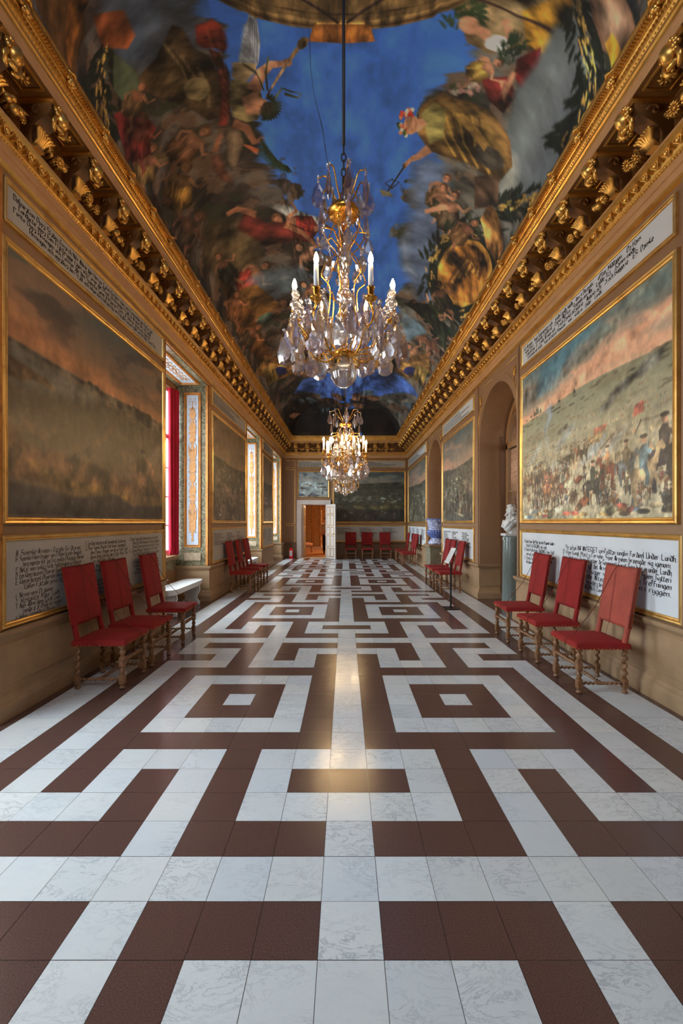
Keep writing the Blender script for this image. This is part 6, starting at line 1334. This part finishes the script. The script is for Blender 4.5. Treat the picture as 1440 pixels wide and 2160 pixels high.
# ------------------------------------------------------------------ stool and person in the next room
t = thing('stool', 'pink upholstered stool with curved legs in the room beyond the door', 'stool', (-1.98, 21.6, 0))
s_ = cushion(.62, .5, .36, .45, .05).build('seat', M['pink'], t, (-.31, 0, 0))
for sx_ in (-1, 1):
    for sy in (-1, 1): m_ = MB(); m_.tube([(sx_ * .24, sy * .19, .37), (sx_ * .30, sy * .23, .28), (sx_ * .25, sy * .2, .14), (sx_ * .29, sy * .23, .0)], [.026, .03, .016, .02], 8); m_.build('leg', M['gold_dull'], t)
t = thing('person', 'person in a white shirt and black trousers, back turned, half hidden by the door', 'person', (-.93, 20.9, 0), R(4))
def skin(name, J, E, mat, parent, lv=2):
    me = bpy.data.meshes.new(name); me.from_pydata([j[:3] for j in J], E, []); ob = link(name, me, parent); me.materials.append(mat)
    md = ob.modifiers.new('skin', 'SKIN'); 
    for k, j in enumerate(J): v = me.skin_vertices[0].data[k]; v.radius = (j[3], j[4] if len(j) > 4 else j[3]); v.use_root = (k == 0)
    ob.modifiers.new('smooth', 'SUBSURF').levels = lv; ob.modifiers['smooth'].render_levels = lv; md.use_smooth_shade = True; return ob
body = skin('body', [(0, 0, .96, .13, .11), (0, 0, 1.12, .12, .09), (0, 0, 1.32, .15, .10), (0, 0, 1.46, .09, .08), (0, 0, 1.53, .052), (0, -.01, 1.60, .075), (0, -.015, 1.70, .085), (0, -.01, 1.77, .06),
    (-.19, 0, 1.42, .055), (-.235, .02, 1.16, .042), (-.22, -.05, .92, .032), (.19, 0, 1.42, .055), (.235, .02, 1.16, .042), (.22, -.05, .92, .032),
    (-.09, 0, .88, .085), (-.10, .01, .50, .06), (-.10, .03, .09, .042), (.09, 0, .88, .085), (.10, .01, .50, .06), (.10, .03, .09, .042), (-.10, .12, .035, .035), (.10, .12, .035, .035)],
    [(0, 1), (1, 2), (2, 3), (3, 4), (4, 5), (5, 6), (6, 7), (2, 8), (8, 9), (9, 10), (2, 11), (11, 12), (12, 13), (0, 14), (14, 15), (15, 16), (0, 17), (17, 18), (18, 19), (16, 20), (19, 21)], M['skin'], t)
skin('shirt', [(0, 0, .97, .15, .125), (0, 0, 1.14, .142, .11), (0, 0, 1.33, .17, .12), (0, 0, 1.47, .075, .07), (-.20, 0, 1.42, .072), (-.245, .02, 1.16, .058), (-.232, -.04, .98, .046), (.20, 0, 1.42, .072), (.245, .02, 1.16, .058), (.232, -.04, .98, .046)],
    [(0, 1), (1, 2), (2, 3), (2, 4), (4, 5), (5, 6), (2, 7), (7, 8), (8, 9)], M['shirt'], t)
skin('trousers', [(0, 0, .95, .145, .12), (-.095, 0, .85, .10), (-.105, .01, .50, .082), (-.105, .03, .07, .068), (.095, 0, .85, .10), (.105, .01, .50, .082), (.105, .03, .07, .068)], [(0, 1), (1, 2), (2, 3), (0, 4), (4, 5), (5, 6)], M['trousers'], t)
m_ = MB(); m_.sph((0, -.03, 1.715), .098, seg=16, rings=12, sc=(.9, 1.0, 1.05)); m_.build('hair', M['hair'], t)
for sx_ in (-1, 1):      # hands with five fingers
    J = [(sx_ * .22, -.05, .915, .024, .014), (sx_ * .218, -.055, .865, .032, .013), (sx_ * .218, -.055, .845, .028, .012)]; Ed = [(0, 1), (1, 2)]
    for k in range(4):
        L = (.062, .074, .070, .055)[k]; y = -.055 + (k - 1.5) * .017; b_ = len(J); J += [(sx_ * .217, y, .835, .0085), (sx_ * .214, y, .835 - L * .55, .008), (sx_ * .205, y, .835 - L, .0065)]; Ed += [(2, b_), (b_, b_ + 1), (b_ + 1, b_ + 2)]
    b_ = len(J); J += [(sx_ * .208, -.09, .875, .0095), (sx_ * .203, -.103, .845, .008)]; Ed += [(1, b_), (b_, b_ + 1)]
    skin('hand', J, Ed, M['skin'], t, 1)
for sx_ in (-1, 1): m_ = MB(); m_.sph((sx_ * .103, .06, .045), .05, seg=12, rings=8, sc=(.95, 2.3, .85)); m_.build('shoe', M['black'], t)

# ------------------------------------------------------------------ chandeliers
def curve(P, n=5):
    P = [Vector(p) for p in P]; out = []
    for i in range(len(P) - 1):
        a, b_, c, d = P[max(i - 1, 0)], P[i], P[i + 1], P[min(i + 2, len(P) - 1)]
        for k in range(n): t = k / n; out.append(.5 * ((2 * b_) + (c - a) * t + (2 * a - 5 * b_ + 4 * c - d) * t * t + (3 * b_ - a - 3 * c + d) * t ** 3))
    return out + [P[-1]]
def drop(h, w_, th=.010, pend=True):
    """flat cut pear-shaped pendant with a scalloped, bevelled rim, hanging from z = 0"""
    m_ = MB(); n = 18; out = []
    for i in range(n):
        a = 2 * PI * i / n; k = (1 - math.cos(a)) / 2; r = (w_ / 2) * (math.sin(a) * (.55 + .75 * k)) * 1.0; out.append((r, -k * h + .0 * math.sin(a)))
    for i in range(n): r, z = out[i]; f = 1 + (.07 if i % 2 else -.05); out[i] = (r * f, z)
    ins = [(r * .62, -h * .55 + (z + h * .55) * .66) for r, z in out]
    vs = [(r, 0, z) for r, z in out] + [(r, -th / 2, z) for r, z in ins] + [(r, th / 2, z) for r, z in ins]; fs = []
    for i in range(n): j = (i + 1) % n; fs += [(i, j, n + j, n + i), (j, i, 2 * n + i, 2 * n + j)]
    fs += [tuple(range(n, 2 * n)), tuple(range(3 * n - 1, 2 * n - 1, -1))]; m_.add(vs, fs); m_.sph((0, 0, .010), .010, seg=8, rings=6); return m_
def spear(h, w_):
    m_ = MB(); m_.lathe([(.001, -h), (w_ * .28, -h * .86), (w_ * .5, -h * .62), (w_ * .36, -h * .3), (w_ * .16, -.01), (.001, 0)], 6, None, False); m_.sph((0, 0, .008), .009, seg=8, rings=6); return m_
def star(r):
    m_ = MB(); n = 10
    for i in range(n): a = 2 * PI * i / n; m_.tube([(r * .15 * math.cos(a), 0, r * .15 * math.sin(a)), (r * .6 * math.cos(a), -.004, r * .6 * math.sin(a)), (r * math.cos(a), 0, r * math.sin(a))], [r * .09, r * .15, r * .03], 4, None, False)
    m_.sph((0, -.004, 0), r * .26, seg=8, rings=6); return m_
def spire(h, k=1.0):
    p = [(.012, 0), (.030, .01), (.034, .03), (.020, .045), (.014, .055), (.030, .08), (.040, .11), (.036, .14), (.018, .165), (.012, .175), (.026, .19), (.031, .215), (.022, .245), (.010, .262), (.006, .27), (.013, .285), (.014, .30), (.008, .32), (.001, .335)]
    m_ = MB(); m_.lathe([(r * k, z * h / .335) for r, z in p], 10, None, True, 0, 5, .06); return m_
PD = {'big': drop(.155, .10, .018).mesh('pendant', M['crystal']), 'bigm': drop(.165, .088, .016).mesh('pendant', M['crystal_m']), 'mid': drop(.115, .072, .014).mesh('pendant', M['crystal']), 'spear': spear(.19, .046).mesh('pendant', M['crystal_m']), 'sp2': spear(.13, .038).mesh('pendant', M['crystal']),
      'star': star(.038).mesh('star_rosette', M['crystal']), 'star2': star(.028).mesh('star_rosette', M['crystal']), 'spire': spire(.235).mesh('glass_spire', M['crystal'])}
flame = MB(); flame.lathe([(.004, 0), (.010, .004), (.0155, .022), (.0165, .036), (.013, .054), (.006, .072), (.001, .082)], 14); FLAME = flame.mesh('bulb', M['bulb'])
cup = MB(); cup.lathe([(.004, -.055), (.010, -.05), (.008, -.04), (.022, -.028), (.040, -.014), (.044, -.008), (.030, -.004), (.017, .0), (.016, .012), (.021, .016), (.021, .05), (.026, .055), (.026, .062), (.018, .062)], 18); CUP = cup.mesh('candle_cup', M['brass'])
sl = MB(); sl.lathe([(.0165, 0), (.0165, .155), (.012, .158)], 16); SLEEVE = sl.mesh('candle_sleeve', M['wax'])
def hang(key, t, x, y, z, rz=0, s=1.0, tilt=0, name=None):
    me = PD[key]; ob = link(name or me.name.split('.')[0], me, t, (x, y, z)); ob.rotation_euler = (tilt, 0, rz); ob.scale = (s, s, s); return ob
def chandelier(x, y, zb, k, lbl, arms, arm_r, cup_z, top, crown_r, ball_r, seed, lamp, phase, tiers, ceil_z=6.1):
    """zb: height of the ball centre; other heights are measured above it"""
    rg2 = random.Random(seed); t = thing('chandelier', lbl, 'chandelier', (x, y, zb), 0, 'crystal chandeliers hung down the middle of the gallery')
    # ball and central stem
    m_ = MB(); m_.lathe([(.001, -ball_r), (ball_r * .35, -ball_r * .94), (ball_r * .7, -ball_r * .72), (ball_r * .95, -ball_r * .32), (ball_r, 0), (ball_r * .95, ball_r * .32), (ball_r * .7, ball_r * .72), (ball_r * .35, ball_r * .94), (.012, ball_r)], 80, None, True, 0, 20, .018); m_.build('glass_ball', M['crystal'], t)
    m_ = MB(); m_.lathe([(.012, ball_r), (.02, ball_r + .01), (.03, ball_r + .03), (.045, ball_r + .045), (.055, ball_r + .07), (.03, ball_r + .10), (.018, ball_r + .12)], 16); H = top
    z = ball_r + .12; prof = []
    while z < H - .12: 
        for (r, dz) in ((.014, 0), (.032, .02), (.046, .055), (.034, .09), (.016, .115), (.026, .13), (.016, .145)): prof.append((r * k, z + dz))
        z += .16
    m_.lathe(prof, 12, None, True, 0, 6, .05); m_.build('glass_stem', M['crystal'], t)
    m_ = MB(); m_.lathe([(.02, cup_z - .28), (.06, cup_z - .27), (.075, cup_z - .25), (.05, cup_z - .23), (.02, cup_z - .22)], 24)
    m_.lathe([(.04, H - .30), (.10 * k, H - .29), (.115 * k, H - .26), (.10 * k, H - .23), (.02, H - .21)], 24)
    for i in range(6):       # cage of bent brass wire
        a = 2 * PI * i / 6 + .3; ca, sa = math.cos(a), math.sin(a)
        pts = [(.02, H - .24), (.10, H - .30), (.155, H - .40), (.11, H - .50), (.06, H - .56), (.125, H - .64), (.165, H - .74), (.10, H - .83), (.12, cup_z - .05), (.10, cup_z - .16), (.05, cup_z - .25)]
        m_.tube(curve([(r * k * ca, r * k * sa, z_) for r, z_ in pts]), .0045, 6)
    m_.lathe([(.011, ball_r + .1), (.011, H)], 8); m_.build('wire_cage', M['brass'], t)
    # crown
    for i in range(8):
        a = 2 * PI * i / 8 + phase; ca, sa = math.cos(a), math.sin(a); m_ = MB(); m_.tube(curve([(.01 * ca, .01 * sa, H - .25), (crown_r * .45 * ca, crown_r * .45 * sa, H - .12), (crown_r * .7 * ca, crown_r * .7 * sa, H - .02), (crown_r * ca, crown_r * sa, H - .04)]), .005, 6); m_.build('crown_wire', M['brass'], t)
        hang('star2', t, crown_r * ca, crown_r * sa, H - .04, a + PI / 2, .9); hang('spear' if i % 2 else 'bigm', t, crown_r * ca, crown_r * sa, H - .075, rg2.uniform(-.7, .7), 1.1)
        hang('mid', t, crown_r * .72 * ca, crown_r * .72 * sa, H - .18, a + .8, .9)
        if i % 2 == 0: hang('spear', t, crown_r * .9 * ca, crown_r * .9 * sa, H - .25, a + PI / 2, 1.1)
    # upper tier
    for i in range(6):
        a = 2 * PI * i / 6 + phase + .5; r = crown_r * 1.0; ca, sa = math.cos(a), math.sin(a); zz = H - .45
        m_ = MB(); m_.tube([(.03 * ca, .03 * sa, zz - .06), (r * .5 * ca, r * .5 * sa, zz + .03), (r * ca, r * sa, zz)], .005, 6); m_.build('tier_wire', M['brass'], t)
        hang('star', t, r * ca, r * sa, zz, a + PI / 2, .85); hang('mid', t, r * ca, r * sa, zz - .04, rg2.uniform(-.7, .7)); hang('star2', t, r * .7 * ca, r * .7 * sa, zz - .12, a + PI / 2, .9); hang('big', t, r * .7 * ca, r * .7 * sa, zz - .15, rg2.uniform(-.7, .7), .8)
    # arms with candles
    for i in range(arms):
        a = 2 * PI * (i + .5) / arms - PI / 2 + (0 if arms == 6 else phase); ca, sa = math.cos(a), math.sin(a); R_ = arm_r; cz = cup_z + (.035 if (i % 2 and arms > 6) else 0)
        if arms > 6 and i % 3 == 2: R_ *= .82
        m_ = MB(); m_.tube(curve([(r * ca, r * sa, z_) for r, z_ in ((.05, cup_z - .25), (R_ * .35, cup_z - .31), (R_ * .62, cup_z - .27), (R_ * .80, cup_z - .18), (R_ * 1.02, cup_z - .17), (R_ * 1.08, cz - .11), (R_, cz - .05))]), .0075, 8)
        m_.tube([(r * ca - .06 * u * sa, r * sa + .06 * u * ca, z_) for r, z_, u in ((R_ * .5, cup_z - .30, 0), (R_ * .6, cup_z - .20, .6), (R_ * .75, cup_z - .12, 1), (R_ * .9, cup_z - .14, .6))], .005, 6)
        am = m_.build('arm', M['brass'], t)
        cu = link('candle_cup', CUP, t, (R_ * ca, R_ * sa, cz)); sv = link('candle_sleeve', SLEEVE, t, (R_ * ca, R_ * sa, cz + .055)); link('bulb', FLAME, sv, (0, 0, .157))
        if arms == 6 or i % 2 == 0:
            for s in (-1, 1): b_ = a + s * .16; hang('bigm' if s < 0 else 'big', t, R_ * 1.04 * math.cos(b_), R_ * 1.04 * math.sin(b_), cup_z - .035, rg2.uniform(-.9, .9), 1.0); hang('star2', t, R_ * 1.06 * math.cos(b_), R_ * 1.06 * math.sin(b_), cup_z - .02, b_ + PI / 2, .9)
    if arms == 6:
        for i, a in enumerate((R(-168), R(-14), R(20), R(158))):
            hang('spire', t, arm_r * .98 * math.cos(a), arm_r * .98 * math.sin(a), cup_z - .02, 0, 1.05); m_ = MB(); m_.tube([(.05 * math.cos(a), .05 * math.sin(a), cup_z - .25), (arm_r * .6 * math.cos(a), arm_r * .6 * math.sin(a), cup_z - .22), (arm_r * .98 * math.cos(a), arm_r * .98 * math.sin(a), cup_z - .03)], .006, 6); m_.build('spire_arm', M['brass'], t)
            hang('star', t, arm_r * 1.0 * math.cos(a), arm_r * 1.0 * math.sin(a), cup_z - .045, a + PI / 2)
        m_ = MB(); m_.lathe([(.012, cup_z + .02), (.025, cup_z + .05), (.058, cup_z + .085), (.062, cup_z + .10), (.03, cup_z + .15), (.018, cup_z + .17), (.032, cup_z + .20), (.02, cup_z + .24), (.01, cup_z + .26), (.022, cup_z + .30), (.036, cup_z + .33), (.034, cup_z + .38), (.028, cup_z + .42), (.012, cup_z + .46), (.014, cup_z + .49), (.001, cup_z + .52)], 10, Matrix.Translation((.01, -.12, 0)), True, 0, 5, .05); m_.build('central_spire', M['crystal'], t)
        hang('star', t, .01, -.22, cup_z, 0, 1.5)
    # rings of pendants below
    for (n, r, dz, key, s) in tiers:
        for i in range(n):
            a = 2 * PI * (i + rg2.uniform(-.12, .12)) / n + seed; kk = key[i % len(key)]; z_ = dz + rg2.uniform(-.015, .015)
            hang(kk, t, r * math.cos(a), r * math.sin(a), z_, rg2.uniform(-.8, .8), s * rg2.uniform(.9, 1.1), R(rg2.uniform(-4, 4)))
            if i % 2 == 0: hang('star2', t, r * math.cos(a), r * math.sin(a), z_ + .02, a + PI / 2, 1.0)
    # suspension
    m_ = MB()
    zc_ = H
    for j in range(4):
        T = Matrix.Translation((0, 0, zc_ + .03 + j * .055)) @ Matrix.Rotation(PI / 2 * (j % 2), 4, 'Z'); m_.tube([tuple(T @ Vector((.016 * math.cos(q), 0, .033 * math.sin(q)))) for q in np.linspace(0, 2 * PI, 11)], .0055, 6)
    m_.tube([(0, 0, zc_ + .23), (0, 0, ceil_z - zb)], .011, 8); m_.build('hanging_rod', M['iron'], t)
    return t
chandelier(.0 - .012, 3.10, 2.571, 1.0, 'nearest crystal chandelier, with candle bulbs, glass spires and a large fluted ball', 6, .355, .40, 1.43, .185, .094, 3, 34, .2,
    [(14, .43, .27, ('big', 'bigm', 'spear'), 1.15), (12, .33, .25, ('big', 'mid', 'bigm'), 1.1), (8, .22, .27, ('big', 'bigm'), .95), (10, .27, .46, ('mid', 'sp2'), 1.05), (6, .14, .36, ('big',), 1.0)])
chandelier(.0, 7.75, 2.23, 1.0, 'second crystal chandelier down the gallery, with a crowded ring of lit candle bulbs', 12, .41, .46, 1.30, .28, .05, 5, 60, .1,
    [(12, .40, .30, ('big', 'bigm'), 1.2), (12, .30, .24, ('big', 'mid'), 1.2), (8, .2, .20, ('big',), 1.15), (10, .25, .60, ('mid', 'sp2'), 1.2), (8, .16, .75, ('big', 'mid'), 1.1), (6, .12, .95, ('mid',), 1.2)])
chandelier(.0, 12.40, 2.335, .9, 'farthest chandelier, showing only its lower crystals and glass ball under the second one', 8, .36, .34, 1.05, .2, .075, 9, 50, .3,
    [(12, .33, .20, ('mid', 'sp2'), 1.0), (10, .24, .17, ('mid', 'big'), .95), (8, .15, .15, ('mid',), 1.0), (8, .2, .45, ('mid',), 1.1)])
